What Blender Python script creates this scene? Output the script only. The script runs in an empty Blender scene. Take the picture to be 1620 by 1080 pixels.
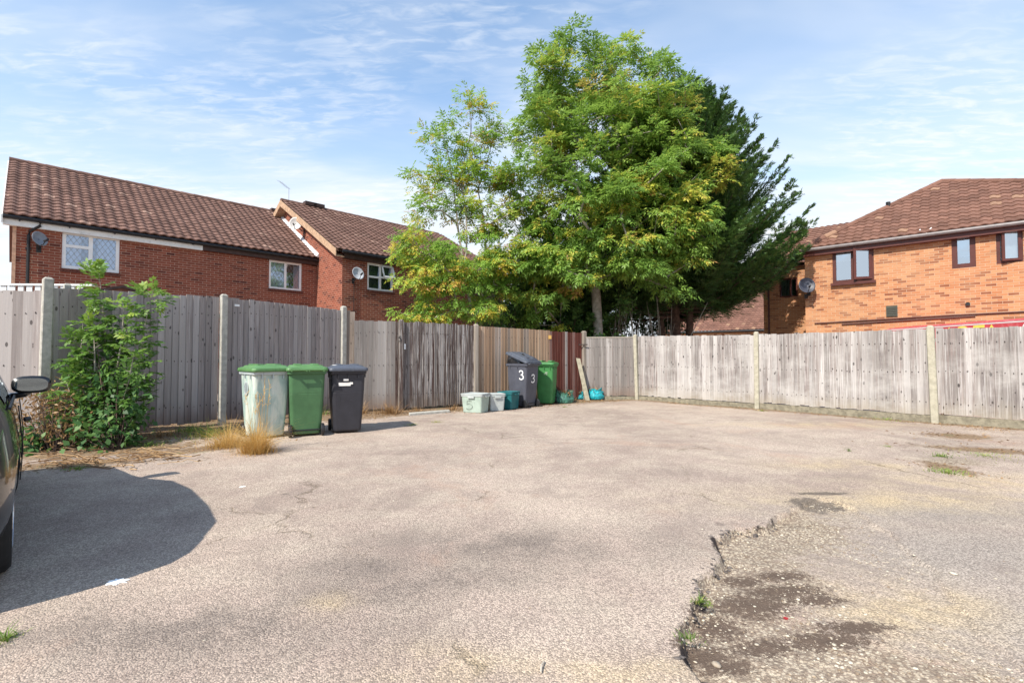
import bpy, math, random
import numpy as np
from mathutils import Vector, Matrix
random.seed(7); rng = np.random.default_rng(11)
R_ = math.radians
S = bpy.context.scene
C = S.collection

# ------------------------------------------------------------------ camera
FPX, CH = 770.0, 1.3
TILT = math.atan(22 / FPX)
cam_d = bpy.data.cameras.new('camera'); cam = bpy.data.objects.new('camera', cam_d); C.objects.link(cam)
cam_d.sensor_width = 36; cam_d.lens = FPX / 1620 * 36; cam_d.clip_start = 0.05; cam_d.clip_end = 2000
cam.location = (0, 0, CH); cam.rotation_euler = (math.pi / 2 + TILT, 0, 0)
S.camera = cam

# ------------------------------------------------------------------ world, sun, exposure
SUN_EL = 45.0
SUNH = np.array([-.62, -.785]); SUNH /= np.linalg.norm(SUNH)       # horizontal direction towards the sun
w = bpy.data.worlds.new("World"); S.world = w; w.use_nodes = True
wn, wl = w.node_tree.nodes, w.node_tree.links
bg = wn['Background']; bg.inputs['Strength'].default_value = 0.15
sky = wn.new('ShaderNodeTexSky'); sky.sky_type = 'NISHITA'; sky.sun_disc = False
sky.sun_elevation = R_(SUN_EL); sky.sun_rotation = math.atan2(SUNH[0], SUNH[1])
sky.air_density = 1.0; sky.dust_density = 0.2; sky.ozone_density = 1.2
tc = wn.new('ShaderNodeTexCoord')
def wmath(op, a, b=None, clamp=False):
    n = wn.new('ShaderNodeMath'); n.operation = op; n.use_clamp = clamp
    for i, v in enumerate((a, b)):
        if v is None: continue
        if isinstance(v, (int, float)): n.inputs[i].default_value = v
        else: wl.new(v, n.inputs[i])
    return n.outputs[0]
sep = wn.new('ShaderNodeSeparateXYZ'); wl.new(tc.outputs['Generated'], sep.inputs[0])
zz = wmath('MAXIMUM', wmath('ADD', sep.outputs[2], 0.06), 0.02)
cmb = wn.new('ShaderNodeCombineXYZ')
wl.new(wmath('DIVIDE', sep.outputs[0], zz), cmb.inputs[0]); wl.new(wmath('DIVIDE', sep.outputs[1], zz), cmb.inputs[1])
def wnoise(scale, detail, rough, sx, sy, rot, dist=0.0):
    m = wn.new('ShaderNodeMapping'); m.inputs['Scale'].default_value = (sx, sy, 1); m.inputs['Rotation'].default_value = (0, 0, rot)
    wl.new(cmb.outputs[0], m.inputs[0])
    n = wn.new('ShaderNodeTexNoise'); n.inputs['Scale'].default_value = scale; n.inputs['Detail'].default_value = detail
    n.inputs['Roughness'].default_value = rough; n.inputs['Distortion'].default_value = dist
    wl.new(m.outputs[0], n.inputs['Vector']); return n.outputs['Fac']
def wramp(v, a, b):
    n = wn.new('ShaderNodeMapRange'); n.interpolation_type = 'SMOOTHSTEP'; n.inputs[1].default_value = a; n.inputs[2].default_value = b
    wl.new(v, n.inputs[0]); return n.outputs[0]
veil = wramp(wnoise(0.8, 5, .55, .5, 1.3, .25, .6), .36, .74)
rip = wramp(wnoise(9.0, 4, .6, .8, 2.2, .5, .5), .40, .72)
ripm = wramp(wnoise(1.1, 3, .5, 1, 1.2, 1.1), .40, .62)
cl = wmath('ADD', wmath('MULTIPLY', veil, .58), wmath('MULTIPLY', wmath('MULTIPLY', rip, ripm), .34))
low = wramp(sep.outputs[2], .60, .05)
cl = wmath('ADD', wmath('MULTIPLY', cl, .95), wmath('ADD', wmath('MULTIPLY', low, .80), .05), True)
cmix = wn.new('ShaderNodeMix'); cmix.data_type = 'RGBA'
wl.new(cl, cmix.inputs[0]); 
stint = wn.new('ShaderNodeMix'); stint.data_type = 'RGBA'; stint.blend_type = 'MULTIPLY'; stint.inputs[0].default_value = 1
wl.new(sky.outputs[0], stint.inputs[6]); stint.inputs[7].default_value = (.80, 1.08, 1.18, 1)
wl.new(stint.outputs[2], cmix.inputs[6]); cmix.inputs[7].default_value = (4.35, 4.55, 4.8, 1)
wl.new(cmix.outputs[2], bg.inputs['Color'])

sl = bpy.data.lights.new('sun', 'SUN'); sun = bpy.data.objects.new('sun', sl); C.objects.link(sun)
sl.energy = 4.4; sl.angle = R_(0.53); sl.color = (1.0, .93, .82)
sd = Vector((SUNH[0] * math.cos(R_(SUN_EL)), SUNH[1] * math.cos(R_(SUN_EL)), math.sin(R_(SUN_EL))))
sun.rotation_euler = sd.to_track_quat('Z', 'Y').to_euler(); sun.location = (-20, -20, 30)
S.view_settings.view_transform = 'Standard'; S.view_settings.look = 'None'
S.view_settings.gamma = 1; S.view_settings.exposure = 0.62
S.cycles.max_bounces = 8; S.cycles.transparent_max_bounces = 16

# ------------------------------------------------------------------ measuring helpers
def ray(px, py):
    x = (px - 810) / FPX; y = (540 - py) / FPX
    return np.array([x, math.cos(TILT) - y * math.sin(TILT), math.sin(TILT) + y * math.cos(TILT)])
OC = np.array([0, 0, CH])
def G(px, py, z=0.0):
    r = ray(px, py); return OC + r * ((z - CH) / r[2])
def atY(px, py, Y):
    r = ray(px, py); return OC + r * (Y / r[1])
class Frame:
    """a facade: s runs along it, t away from the viewer, z up"""
    def __init__(s, O, d):
        s.O = np.array([O[0], O[1], 0.0]); d = np.array([d[0], d[1], 0.0]); s.d = d / np.linalg.norm(d)
        s.n = np.array([-s.d[1], s.d[0], 0.0])
    def pt(s, a, t, z): return s.O + s.d * a + s.n * t + np.array([0, 0, z])
    def hit(s, px, py, t=0.0):
        r = ray(px, py); k = ((s.O + s.n * t - OC) @ s.n) / (r @ s.n); p = OC + r * k
        return (p - s.O) @ s.d, p[2]
    def hit_side(s, px, py, a=0.0):
        r = ray(px, py); k = ((s.O + s.d * a - OC) @ s.d) / (r @ s.d); p = OC + r * k
        return (p - s.O) @ s.n, p[2]

# ------------------------------------------------------------------ object helpers
def tag(o, label=None, cat=None, group=None, kind=None):
    if label: o['label'] = label
    if cat: o['category'] = cat
    if group: o['group'] = group
    if kind: o['kind'] = kind
    return o
def thing(name, loc, label, cat, group=None, rz=0.0):
    o = bpy.data.objects.new(name, None); o.empty_display_size = .2; C.objects.link(o)
    o.location = tuple(float(v) for v in loc); o.rotation_euler = (0, 0, rz); return tag(o, label, cat, group)
def root_of(o):
    while o.parent: o = o.parent
    return o
class MB:
    """collects shapes, then links them as one mesh object"""
    def __init__(s): s.v = []; s.f = []; s.uv = []; s.t = []; s.m = []
    def face(s, pts, uv=None, tint=.5, mi=0):
        k = len(s.v); s.v += [tuple(map(float, p)) for p in pts]; s.f.append(tuple(range(k, k + len(pts))))
        s.uv += list(uv) if uv is not None else [(0, 0)] * len(pts); s.t.append(tint); s.m.append(mi)
    def mesh(s, V, F, tint=.5, mi=0, UV=None):
        k = len(s.v); s.v += [tuple(map(float, p)) for p in V]
        for f in F:
            s.f.append(tuple(k + i for i in f)); s.t.append(tint); s.m.append(mi)
            s.uv += [UV[i] for i in f] if UV is not None else [(0, 0)] * len(f)
    def hexa(s, P, tint=.5, mi=0, UV=None):
        """P: bottom 4 (ccw) then top 4"""
        s.mesh(P, [(3, 2, 1, 0), (4, 5, 6, 7), (0, 1, 5, 4), (1, 2, 6, 5), (2, 3, 7, 6), (3, 0, 4, 7)], tint, mi, UV)
    def box(s, c, size, M=None, tint=.5, mi=0):
        hx, hy, hz = size[0] / 2, size[1] / 2, size[2] / 2
        P = [np.array(p) for p in ((-hx, -hy, -hz), (hx, -hy, -hz), (hx, hy, -hz), (-hx, hy, -hz), (-hx, -hy, hz), (hx, -hy, hz), (hx, hy, hz), (-hx, hy, hz))]
        if M is not None: P = [np.array(M) @ p for p in P]
        s.hexa([p + np.array(c) for p in P], tint, mi)
    def fbox(s, fr, s0, s1, t0, t1, z0, z1, tint=.5, mi=0, uvm=True):
        P = [fr.pt(a, b, z) for z in (z0, z1) for a, b in ((s0, t0), (s1, t0), (s1, t1), (s0, t1))]
        UV = [(a + b, z) for z in (z0, z1) for a, b in ((s0, t0), (s1, t0), (s1, t1), (s0, t1))]
        s.hexa(P, tint, mi, UV)
    def tube(s, pts, rad, n=8, tint=.5, mi=0, cap=True):
        pts = [np.array(p, float) for p in pts]
        if np.isscalar(rad): rad = [rad] * len(pts)
        V = []; up = np.array([0, 0, 1.0])
        for i, p in enumerate(pts):
            a = pts[min(i + 1, len(pts) - 1)] - pts[max(i - 1, 0)]; a = a / (np.linalg.norm(a) + 1e-9)
            ref = up if abs(a[2]) < .95 else np.array([1.0, 0, 0])
            b = np.cross(a, ref); b /= np.linalg.norm(b); c = np.cross(b, a)
            for k in range(n):
                th = 2 * math.pi * k / n; V.append(p + rad[i] * (b * math.cos(th) + c * math.sin(th)))
        F = [(i * n + k, i * n + (k + 1) % n, (i + 1) * n + (k + 1) % n, (i + 1) * n + k) for i in range(len(pts) - 1) for k in range(n)]
        if cap: F += [tuple(range(n))[::-1], tuple(range((len(pts) - 1) * n, len(pts) * n))]
        s.mesh(V, F, tint, mi)
    def loft(s, rings, tint=.5, mi=0, cap0=True, cap1=True, closed=True):
        n = len(rings[0]); V = [p for r in rings for p in r]
        F = [(i * n + k, i * n + (k + 1) % n, (i + 1) * n + (k + 1) % n, (i + 1) * n + k) for i in range(len(rings) - 1) for k in range(n if closed else n - 1)]
        if cap0: F.append(tuple(range(n))[::-1])
        if cap1: F.append(tuple(range((len(rings) - 1) * n, len(rings) * n)))
        s.mesh(V, F, tint, mi)
    def build(s, name, mats, parent=None, local=False, smooth=False, bevel=0.0, origin=None):
        if not isinstance(mats, (list, tuple)): mats = [mats]
        V = np.array(s.v, dtype=float).reshape(-1, 3)
        o0 = np.zeros(3)
        if not local:
            if parent is not None: o0 = np.array(root_of(parent).location)
            elif origin is not None: o0 = np.array(origin, float)
        me = bpy.data.meshes.new(name); me.from_pydata((V - o0).tolist(), [], s.f)
        uvl = me.uv_layers.new(name='UVMap'); uvl.data.foreach_set('uv', np.array(s.uv, dtype=np.float32).ravel())
        at = me.attributes.new('tint', 'FLOAT', 'FACE'); at.data.foreach_set('value', np.array(s.t, dtype=np.float32))
        me.polygons.foreach_set('material_index', np.array(s.m, dtype=np.int32))
        if smooth: me.polygons.foreach_set('use_smooth', np.ones(len(s.f), dtype=bool))
        for m in mats: me.materials.append(m)
        me.update()
        o = bpy.data.objects.new(name, me); C.objects.link(o)
        if parent is not None: o.parent = parent
        elif origin is not None: o.location = tuple(float(v) for v in origin)
        if bevel:
            b = o.modifiers.new('b', 'BEVEL'); b.width = bevel; b.segments = 2; b.limit_method = 'ANGLE'; b.angle_limit = R_(40)
        return o
def np_mesh(name, V, F, mats, parent=None, origin=None, tint=None, smooth=False, k=4):
    """quads as numpy arrays"""
    o0 = np.array(root_of(parent).location) if parent is not None else (np.array(origin) if origin is not None else np.zeros(3))
    me = bpy.data.meshes.new(name); nv, nf = len(V), len(F)
    me.vertices.add(nv); me.vertices.foreach_set('co', (V - o0).astype(np.float32).ravel())
    me.loops.add(nf * k); me.loops.foreach_set('vertex_index', F.astype(np.int32).ravel())
    me.polygons.add(nf); me.polygons.foreach_set('loop_start', np.arange(0, nf * k, k, dtype=np.int32))
    me.update(calc_edges=True)
    if tint is not None:
        at = me.attributes.new('tint', 'FLOAT', 'FACE'); at.data.foreach_set('value', tint.astype(np.float32))
    if smooth: me.polygons.foreach_set('use_smooth', np.ones(nf, dtype=bool))
    for m in (mats if isinstance(mats, (list, tuple)) else [mats]): me.materials.append(m)
    me.validate()
    o = bpy.data.objects.new(name, me); C.objects.link(o)
    if parent is not None: o.parent = parent
    elif origin is not None: o.location = tuple(float(v) for v in origin)
    return o

# ------------------------------------------------------------------ material helpers
class NT:
    def __init__(s, name):
        s.m = bpy.data.materials.new(name); s.m.use_nodes = True; s.n = s.m.node_tree.nodes; s.l = s.m.node_tree.links
        s.p = s.n['Principled BSDF']; s.tc = None
    def set(s, sock, v):
        if v is None: return
        if hasattr(v, 'is_output'): s.l.new(v, sock)
        elif isinstance(v, (tuple, list)) and len(v) == 3 and sock.type == 'RGBA': sock.default_value = (*v, 1)
        else: sock.default_value = v
    def coord(s, k='Object', scale=None, rot=None, loc=None):
        if s.tc is None: s.tc = s.n.new('ShaderNodeTexCoord')
        if scale is None and rot is None and loc is None: return s.tc.outputs[k]
        m = s.n.new('ShaderNodeMapping'); s.l.new(s.tc.outputs[k], m.inputs[0])
        if scale is not None: m.inputs['Scale'].default_value = scale
        if rot is not None: m.inputs['Rotation'].default_value = rot
        if loc is not None: s.set(m.inputs['Location'], loc)
        return m.outputs[0]
    def noise(s, vec, scale, detail=4, rough=.55, dist=0.0, out='Fac'):
        n = s.n.new('ShaderNodeTexNoise'); s.set(n.inputs['Vector'], vec); n.inputs['Scale'].default_value = scale
        n.inputs['Detail'].default_value = detail; n.inputs['Roughness'].default_value = rough; n.inputs['Distortion'].default_value = dist
        return n.outputs[out]
    def voro(s, vec, scale, out='Distance', feat='F1', rand=1.0):
        n = s.n.new('ShaderNodeTexVoronoi'); n.feature = feat; s.set(n.inputs['Vector'], vec); n.inputs['Scale'].default_value = scale
        n.inputs['Randomness'].default_value = rand; return n.outputs[out]
    def math(s, op, a, b=None, clamp=False):
        n = s.n.new('ShaderNodeMath'); n.operation = op; n.use_clamp = clamp; s.set(n.inputs[0], a); s.set(n.inputs[1], b); return n.outputs[0]
    def mix(s, f, a, b, mode='MIX'):
        n = s.n.new('ShaderNodeMix'); n.data_type = 'RGBA'; n.blend_type = mode; s.set(n.inputs[0], f); s.set(n.inputs[6], a); s.set(n.inputs[7], b); return n.outputs[2]
    def ramp(s, v, a, b, c=0.0, d=1.0):
        n = s.n.new('ShaderNodeMapRange'); n.interpolation_type = 'SMOOTHSTEP'; s.set(n.inputs[0], v)
        for i, x in enumerate((a, b, c, d)): n.inputs[i + 1].default_value = x
        return n.outputs[0]
    def attr(s, name, out='Fac'):
        n = s.n.new('ShaderNodeAttribute'); n.attribute_name = name; return n.outputs[out]
    def white(s, v):
        n = s.n.new('ShaderNodeTexWhiteNoise'); n.noise_dimensions = '1D'; s.set(n.inputs['W'], v); return n.outputs['Value']
    def bump(s, h, strength=.5, dist=.01):
        n = s.n.new('ShaderNodeBump'); n.inputs['Strength'].default_value = strength; n.inputs['Distance'].default_value = dist
        s.set(n.inputs['Height'], h); s.l.new(n.outputs[0], s.p.inputs['Normal']); return n.outputs[0]
    def out(s, col=None, rough=None, metal=None, spec=None):
        s.set(s.p.inputs['Base Color'], col); s.set(s.p.inputs['Roughness'], rough); s.set(s.p.inputs['Metallic'], metal)
        s.set(s.p.inputs['Specular IOR Level'], spec); return s.m
def plain(name, col, rough=.6, var=.12, scale=6.0, metal=0.0, spec=.4, bump=0.0, dirt=None, dirt_amt=.4):
    t = NT(name); c = t.coord(); n = t.noise(c, scale, 5, .6)
    a = tuple(x * (1 - var) for x in col); b = tuple(min(1, x * (1 + var)) for x in col)
    k = t.mix(t.ramp(n, .3, .7), a, b)
    if dirt: k = t.mix(t.math('MULTIPLY', t.ramp(t.noise(c, scale * 2.3, 6, .7, .8), .5, .72), dirt_amt), k, dirt)
    if bump: t.bump(t.noise(c, scale * 9, 3, .6), bump, .004)
    return t.out(k, rough, metal, spec)
def brick_mat(name, c1, c2, dark, mortar, mott, bw=.225, bh=.075, odds=.72):
    t = NT(name); uv = t.coord('UV')
    wob = t.mix(.004, uv, t.noise(uv, 9, 2, .5, out='Color'))
    b = t.n.new('ShaderNodeTexBrick'); t.set(b.inputs['Vector'], wob); b.inputs['Scale'].default_value = 1
    b.inputs['Brick Width'].default_value = bw; b.inputs['Row Height'].default_value = bh; b.inputs['Mortar Size'].default_value = .0048
    b.inputs['Mortar Smooth'].default_value = .15; b.inputs['Bias'].default_value = 0.0
    b.inputs['Color1'].default_value = (0, 0, 0, 1); b.inputs['Color2'].default_value = (1, 1, 1, 1); b.inputs['Mortar'].default_value = (.5, .5, .5, 1)
    rnd = b.outputs['Color']
    col = t.mix(t.ramp(rnd, .05, .75), c1, c2)
    col = t.mix(t.ramp(rnd, odds, odds + .16), col, dark)
    col = t.mix(t.ramp(t.noise(uv, 1.1, 5, .6), .35, .7, 0, .45), col, mott)
    col = t.mix(t.math('MULTIPLY', t.noise(uv, 60, 3, .7), .30), col, tuple(x * .45 for x in c1))
    mo = t.mix(t.ramp(t.noise(uv, 3, 4, .6), .4, .7), mortar, tuple(x * .72 for x in mortar))
    col = t.mix(b.outputs['Fac'], col, mo)
    h = t.math('SUBTRACT', t.math('MULTIPLY', t.noise(uv, 120, 2, .6), .25), b.outputs['Fac']); t.bump(h, .8, .006)
    return t.out(col, .9, None, .15)
def wood_mat(name, base, dark, light, knots=.6, contrast=1.0, sh=(.48, .78), low=None, streak=None, streak_amt=.6, band=None):
    t = NT(name); tint = t.attr('tint'); o = t.coord(); off = t.math('MULTIPLY', tint, 37.0)
    cx = t.n.new('ShaderNodeCombineXYZ'); t.set(cx.inputs[2], off)
    va = t.n.new('ShaderNodeVectorMath'); va.operation = 'ADD'; t.l.new(o, va.inputs[0]); t.l.new(cx.outputs[0], va.inputs[1])
    def strv(sx, sz):
        m = t.n.new('ShaderNodeMapping'); m.inputs['Scale'].default_value = (sx, sx, sz); t.l.new(va.outputs[0], m.inputs[0]); return m.outputs[0]
    g1 = t.noise(strv(9, .5), 1, 5, .6, .4); g2 = t.noise(strv(45, 1.3), 1, 4, .65, .3)
    col = t.mix(t.ramp(g1, .3, .72), dark, base)
    col = t.mix(t.ramp(g2, sh[0], sh[1], 0, .85 * contrast), col, light)
    col = t.mix(t.ramp(t.noise(strv(60, 2.0), 1, 3, .7), .55, .85, 0, .6 * contrast), col, tuple(x * .35 for x in dark))
    rb = t.white(off)
    col = t.mix(t.ramp(rb, 0, 1, 0, .5), col, tuple(x * .5 for x in base))
    col = t.mix(t.ramp(t.white(t.math('ADD', off, 3.3)), .5, 1, 0, .42), col, light)
    if streak: col = t.mix(t.ramp(t.noise(strv(20, .35), 1, 6, .75, .5), .50, .68, 0, streak_amt), col, streak)
    # knots and nail stains
    uv = t.coord('UV', (10.0, 4.4, 1)); vd = t.voro(uv, 1.0)
    keep = t.ramp(t.noise(uv, .9, 1, .4), .44, .50)
    kn = t.math('MULTIPLY', t.ramp(vd, .13, .19, 1, 0), keep)
    col = t.mix(t.math('MULTIPLY', kn, knots), col, tuple(x * .22 for x in dark))
    sepn = t.n.new('ShaderNodeSeparateXYZ'); t.l.new(o, sepn.inputs[0])
    # damp, mossy foot of the boards
    if low: col = t.mix(t.math('MULTIPLY', t.ramp(t.math('ADD', sepn.outputs[2], t.math('MULTIPLY', t.noise(strv(5, 2), 1, 4), .4)), .15, .75, 1, 0), .7), col, low)
    if band: col = t.mix(t.math('MULTIPLY', t.ramp(t.noise(t.coord('Object', (.55, .55, .8)), 1.4, 5, .7), .42, .7), .6), col, band)
    t.bump(t.math('ADD', g2, t.math('MULTIPLY', kn, -.6)), .45, .006)
    return t.out(col, .88, None, .2)
def tile_mat(name, c1, c2, c3, moss):
    t = NT(name); o = t.coord(); tint = t.attr('tint')
    col = t.mix(tint, c1, c2)
    col = t.mix(t.ramp(t.white(t.math('MULTIPLY', tint, 91.0)), .955, .99), col, c3)
    col = t.mix(t.ramp(t.noise(o, 1.3, 6, .65), .45, .75, 0, .4), col, tuple(x * .6 for x in c1))
    col = t.mix(t.ramp(t.noise(o, 14, 5, .75), .62, .8, 0, .55), col, moss)
    t.bump(t.noise(o, 90, 3, .6), .25, .004)
    return t.out(col, .85, None, .2)
def leaf_mat(name, dark, mid, light, yellow=None, brown=None, trans=.35):
    t = NT(name); tint = t.attr('tint')
    n = t.n.new('ShaderNodeValToRGB'); t.l.new(tint, n.inputs[0]); r = n.color_ramp
    r.elements[0].position = 0; r.elements[0].color = (*dark, 1); r.elements[1].position = .35; r.elements[1].color = (*mid, 1)
    e = r.elements.new(.68); e.color = (*light, 1)
    e = r.elements.new(.82); e.color = (*(yellow or light), 1)
    e = r.elements.new(1.0); e.color = (*(brown or yellow or light), 1)
    col = n.outputs[0]
    t.set(t.p.inputs['Base Color'], col); t.p.inputs['Roughness'].default_value = .5; t.p.inputs['Specular IOR Level'].default_value = .35
    tr = t.n.new('ShaderNodeBsdfTranslucent'); t.l.new(t.mix(.5, col, tuple(min(1, x * 1.4) for x in light)), tr.inputs[0])
    ms = t.n.new('ShaderNodeMixShader'); ms.inputs[0].default_value = trans
    t.l.new(t.p.outputs[0], ms.inputs[1]); t.l.new(tr.outputs[0], ms.inputs[2]); t.l.new(ms.outputs[0], t.n['Material Output'].inputs[0])
    return t.m
def glass_mat(name, refl=.45, tintc=(.75, .85, .95), thin=(.85, .9, .95)):
    t = NT(name); g = t.n.new('ShaderNodeBsdfGlossy'); g.inputs['Roughness'].default_value = .02; g.inputs[0].default_value = (*tintc, 1)
    tr = t.n.new('ShaderNodeBsdfTransparent'); tr.inputs[0].default_value = (*thin, 1)
    fr = t.n.new('ShaderNodeFresnel'); fr.inputs[0].default_value = 1.5
    f = t.math('ADD', fr.outputs[0], refl, True)
    nb = t.n.new('ShaderNodeBump'); nb.inputs['Strength'].default_value = .06; nb.inputs['Distance'].default_value = .02
    t.l.new(t.noise(t.coord(), 1.6, 2), nb.inputs['Height']); t.l.new(nb.outputs[0], g.inputs['Normal'])
    ms = t.n.new('ShaderNodeMixShader'); t.l.new(f, ms.inputs[0]); t.l.new(tr.outputs[0], ms.inputs[1]); t.l.new(g.outputs[0], ms.inputs[2])
    t.l.new(ms.outputs[0], t.n['Material Output'].inputs[0]); return t.m

M = {}
M['brick_red'] = brick_mat('dark red brick', (.22, .060, .038), (.31, .092, .056), (.085, .024, .022), (.52, .38, .28), (.29, .10, .065), odds=.80)
M['brick_orange'] = brick_mat('orange brick', (.46, .195, .09), (.56, .285, .145), (.24, .085, .045), (.56, .43, .31), (.52, .30, .17), odds=.70)
M['tile_brown'] = tile_mat('brown roof tile', (.128, .072, .056), (.195, .112, .088), (.28, .18, .14), (.15, .10, .06))
M['tile_red'] = tile_mat('red roof tile', (.150, .078, .057), (.220, .115, .084), (.30, .18, .12), (.30, .20, .08))
M['white'] = plain('white upvc', (.80, .80, .79), .35, .04, 4, dirt=(.5, .5, .46), dirt_amt=.2)
M['fascia_white'] = plain('painted fascia', (.76, .76, .74), .5, .06, 4, dirt=(.3, .3, .27), dirt_amt=.35)
M['fascia_brown'] = plain('brown stained fascia', (.055, .028, .022), .55, .25, 7)
M['barge'] = plain('weathered bargeboard', (.42, .27, .17), .8, .25, 9, dirt=(.6, .5, .4), dirt_amt=.5)
M['gutter_black'] = plain('black gutter', (.018, .018, .02), .4, .2, 8)
M['gutter_grey'] = plain('grey gutter', (.16, .14, .14), .45, .15, 8)
M['brown_upvc'] = plain('brown window frame', (.085, .024, .018), .4, .15, 5)
M['lead'] = plain('lead flashing', (.62, .60, .60), .6, .2, 8)
M['lattice'] = plain('lead lattice', (.25, .25, .26), .5, .1, 8)
M['glass'] = glass_mat('window glass', .34, (.62, .76, .98))
M['glass_right'] = glass_mat('bright window glass', .62)
M['glass_car'] = glass_mat('car glass', .12, thin=(.25, .28, .28))
M['mirror'] = glass_mat('mirror glass', .85, (.24, .29, .32))
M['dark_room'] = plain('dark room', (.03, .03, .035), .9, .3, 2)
M['curtain'] = plain('net curtain', (.75, .76, .80), .9, .12, 14)
M['curtain_grey'] = plain('grey green curtain', (.16, .19, .17), .9, .2, 10)
M['blind'] = plain('pale blind', (.62, .70, .70), .9, .05, 3)
M['wood_left'] = wood_mat('weathered purple grey boards', (.40, .355, .335), (.25, .21, .20), (.58, .54, .52), .8, .8, low=(.14, .085, .07))
M['wood_mid'] = wood_mat('peeling dark boards', (.15, .115, .10), (.05, .03, .026), (.60, .57, .54), .5, 1.1, (.50, .58), streak=(.07, .03, .025), streak_amt=.9, low=(.17, .13, .10))
M['wood_grey'] = wood_mat('plain grey boards', (.31, .285, .265), (.17, .15, .14), (.46, .43, .41), .4, .8, streak=(.2, .11, .09), streak_amt=.3, low=(.22, .15, .11))
M['wood_new'] = wood_mat('honey brown boards', (.40, .28, .195), (.29, .19, .125), (.56, .43, .32), .5, .7)
M['wood_newgrey'] = wood_mat('greyed board', (.36, .29, .24), (.24, .19, .155), (.50, .43, .38), .5, .7)
M['wood_red'] = wood_mat('red brown stained boards', (.15, .045, .032), (.09, .026, .02), (.38, .28, .25), .2, .55)
M['wood_right'] = wood_mat('pale bleached boards', (.33, .30, .28), (.15, .125, .12), (.60, .57, .55), .85, 1.0, (.46, .68), streak=(.225, .165, .15), streak_amt=.7, low=(.33, .28, .20), band=(.50, .475, .45))
M['nail'] = plain('rusty nail', (.04, .03, .028), .8)
M['concrete'] = plain('weathered concrete', (.42, .40, .355), .92, .18, 12, bump=.5, dirt=(.25, .26, .17), dirt_amt=.5)
M['concrete_pale'] = plain('pale concrete', (.40, .37, .29), .92, .15, 12, bump=.5, dirt=(.26, .25, .14), dirt_amt=.5)
M['concrete_dirty'] = plain('dirty concrete', (.23, .205, .15), .95, .3, 9, bump=.6, dirt=(.10, .085, .05), dirt_amt=.8)
M['post_wood'] = wood_mat('mossy timber post', (.36, .31, .26), (.2, .17, .14), (.52, .47, .41), .3, .7)
M['bark_ash'] = plain('pale grey bark', (.30, .27, .225), .9, .3, 7, bump=.8, dirt=(.14, .14, .08), dirt_amt=.6)
M['bark_dark'] = plain('dark red brown bark', (.085, .055, .042), .95, .35, 9, bump=.8)
M['leaf_ash'] = leaf_mat('ash leaves', (.065, .13, .026), (.155, .285, .048), (.29, .43, .08), (.56, .52, .07), (.40, .21, .08), .42)
M['leaf_ash2'] = leaf_mat('young ash leaves', (.09, .19, .03), (.185, .335, .05), (.31, .46, .075), (.60, .47, .055), (.42, .19, .06), .44)
M['leaf_conifer'] = leaf_mat('cypress foliage', (.020, .052, .018), (.048, .110, .028), (.115, .215, .045), (.13, .22, .05), (.12, .08, .04), .2)
M['leaf_shrub'] = leaf_mat('shrub leaves', (.028, .075, .024), (.055, .135, .034), (.11, .21, .05), (.18, .28, .06), None, .25)
M['leaf_sapling'] = leaf_mat('sapling leaves', (.06, .14, .025), (.11, .22, .04), (.20, .33, .06), (.34, .43, .07), None, .35)
M['dry'] = leaf_mat('dead bramble', (.12, .065, .03), (.25, .14, .06), (.42, .26, .12), (.52, .35, .18), None, .2)
M['drygrass'] = leaf_mat('golden dry grass', (.33, .19, .05), (.52, .32, .09), (.68, .46, .17), (.72, .56, .28), None, .3)
M['grass'] = leaf_mat('green grass', (.07, .13, .025), (.13, .22, .04), (.22, .32, .06), (.42, .40, .12), None, .3)

def unit(v): return v / (np.linalg.norm(v, axis=-1, keepdims=True) + 1e-9)
def leaf_quads(P, D, Nn, Lf, Wf, tint, droop=.15):
    """diamond leaflets: base P, direction D, normal Nn, length, width"""
    Nn = unit(Nn - (Nn * D).sum(1, keepdims=True) * D); Sd = np.cross(D, Nn); Lf = Lf[:, None]; Wf = Wf[:, None]
    a = P; b = P + D * Lf * .45 + Sd * Wf * .5 - Nn * Lf * .02; c = P + D * Lf - Nn * Lf * droop; d = P + D * Lf * .45 - Sd * Wf * .5 - Nn * Lf * .02
    V = np.stack([a, b, c, d], 1).reshape(-1, 3); F_ = np.arange(len(P) * 4).reshape(-1, 4); return V, F_, tint

# ================================================================== GROUND
def g2(px, py): return G(px, py)[:2]
FEN_L = [np.array(p) for p in ((-10.3, 6.75), (-7.01, 7.3), (-5.49, 9.23), (-3.89, 11.17))]
FEN_M = [np.array(p) for p in ((-3.62, 11.2), (-2.65, 11.55), (-.95, 12.62), (1.08, 13.92), (2.11, 14.56))]
FEN_R = [np.array(p) for p in ((2.18, 14.53), (3.70, 14.35), (6.02, 11.96), (8.22, 9.49), (10.5, 6.95), (12.8, 4.4))]
def seg_dist(P, pts):
    d = np.full(len(P), 1e9)
    for a, b in zip(pts[:-1], pts[1:]):
        ab = b - a; t = np.clip(((P - a) @ ab) / (ab @ ab), 0, 1); d = np.minimum(d, np.linalg.norm(P - (a + t[:, None] * ab), axis=1))
    return d
def in_poly(P, poly):
    x, y = P[:, 0], P[:, 1]; c = np.zeros(len(P), bool); j = len(poly) - 1
    for i in range(len(poly)):
        xi, yi = poly[i]; xj, yj = poly[j]
        c ^= ((yi > y) != (yj > y)) & (x < (xj - xi) * (y - yi) / (yj - yi + 1e-12) + xi); j = i
    return c
_ph = rng.uniform(0, 6.28, (60, 2)); _an = rng.uniform(0, 6.28, 60)
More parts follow.
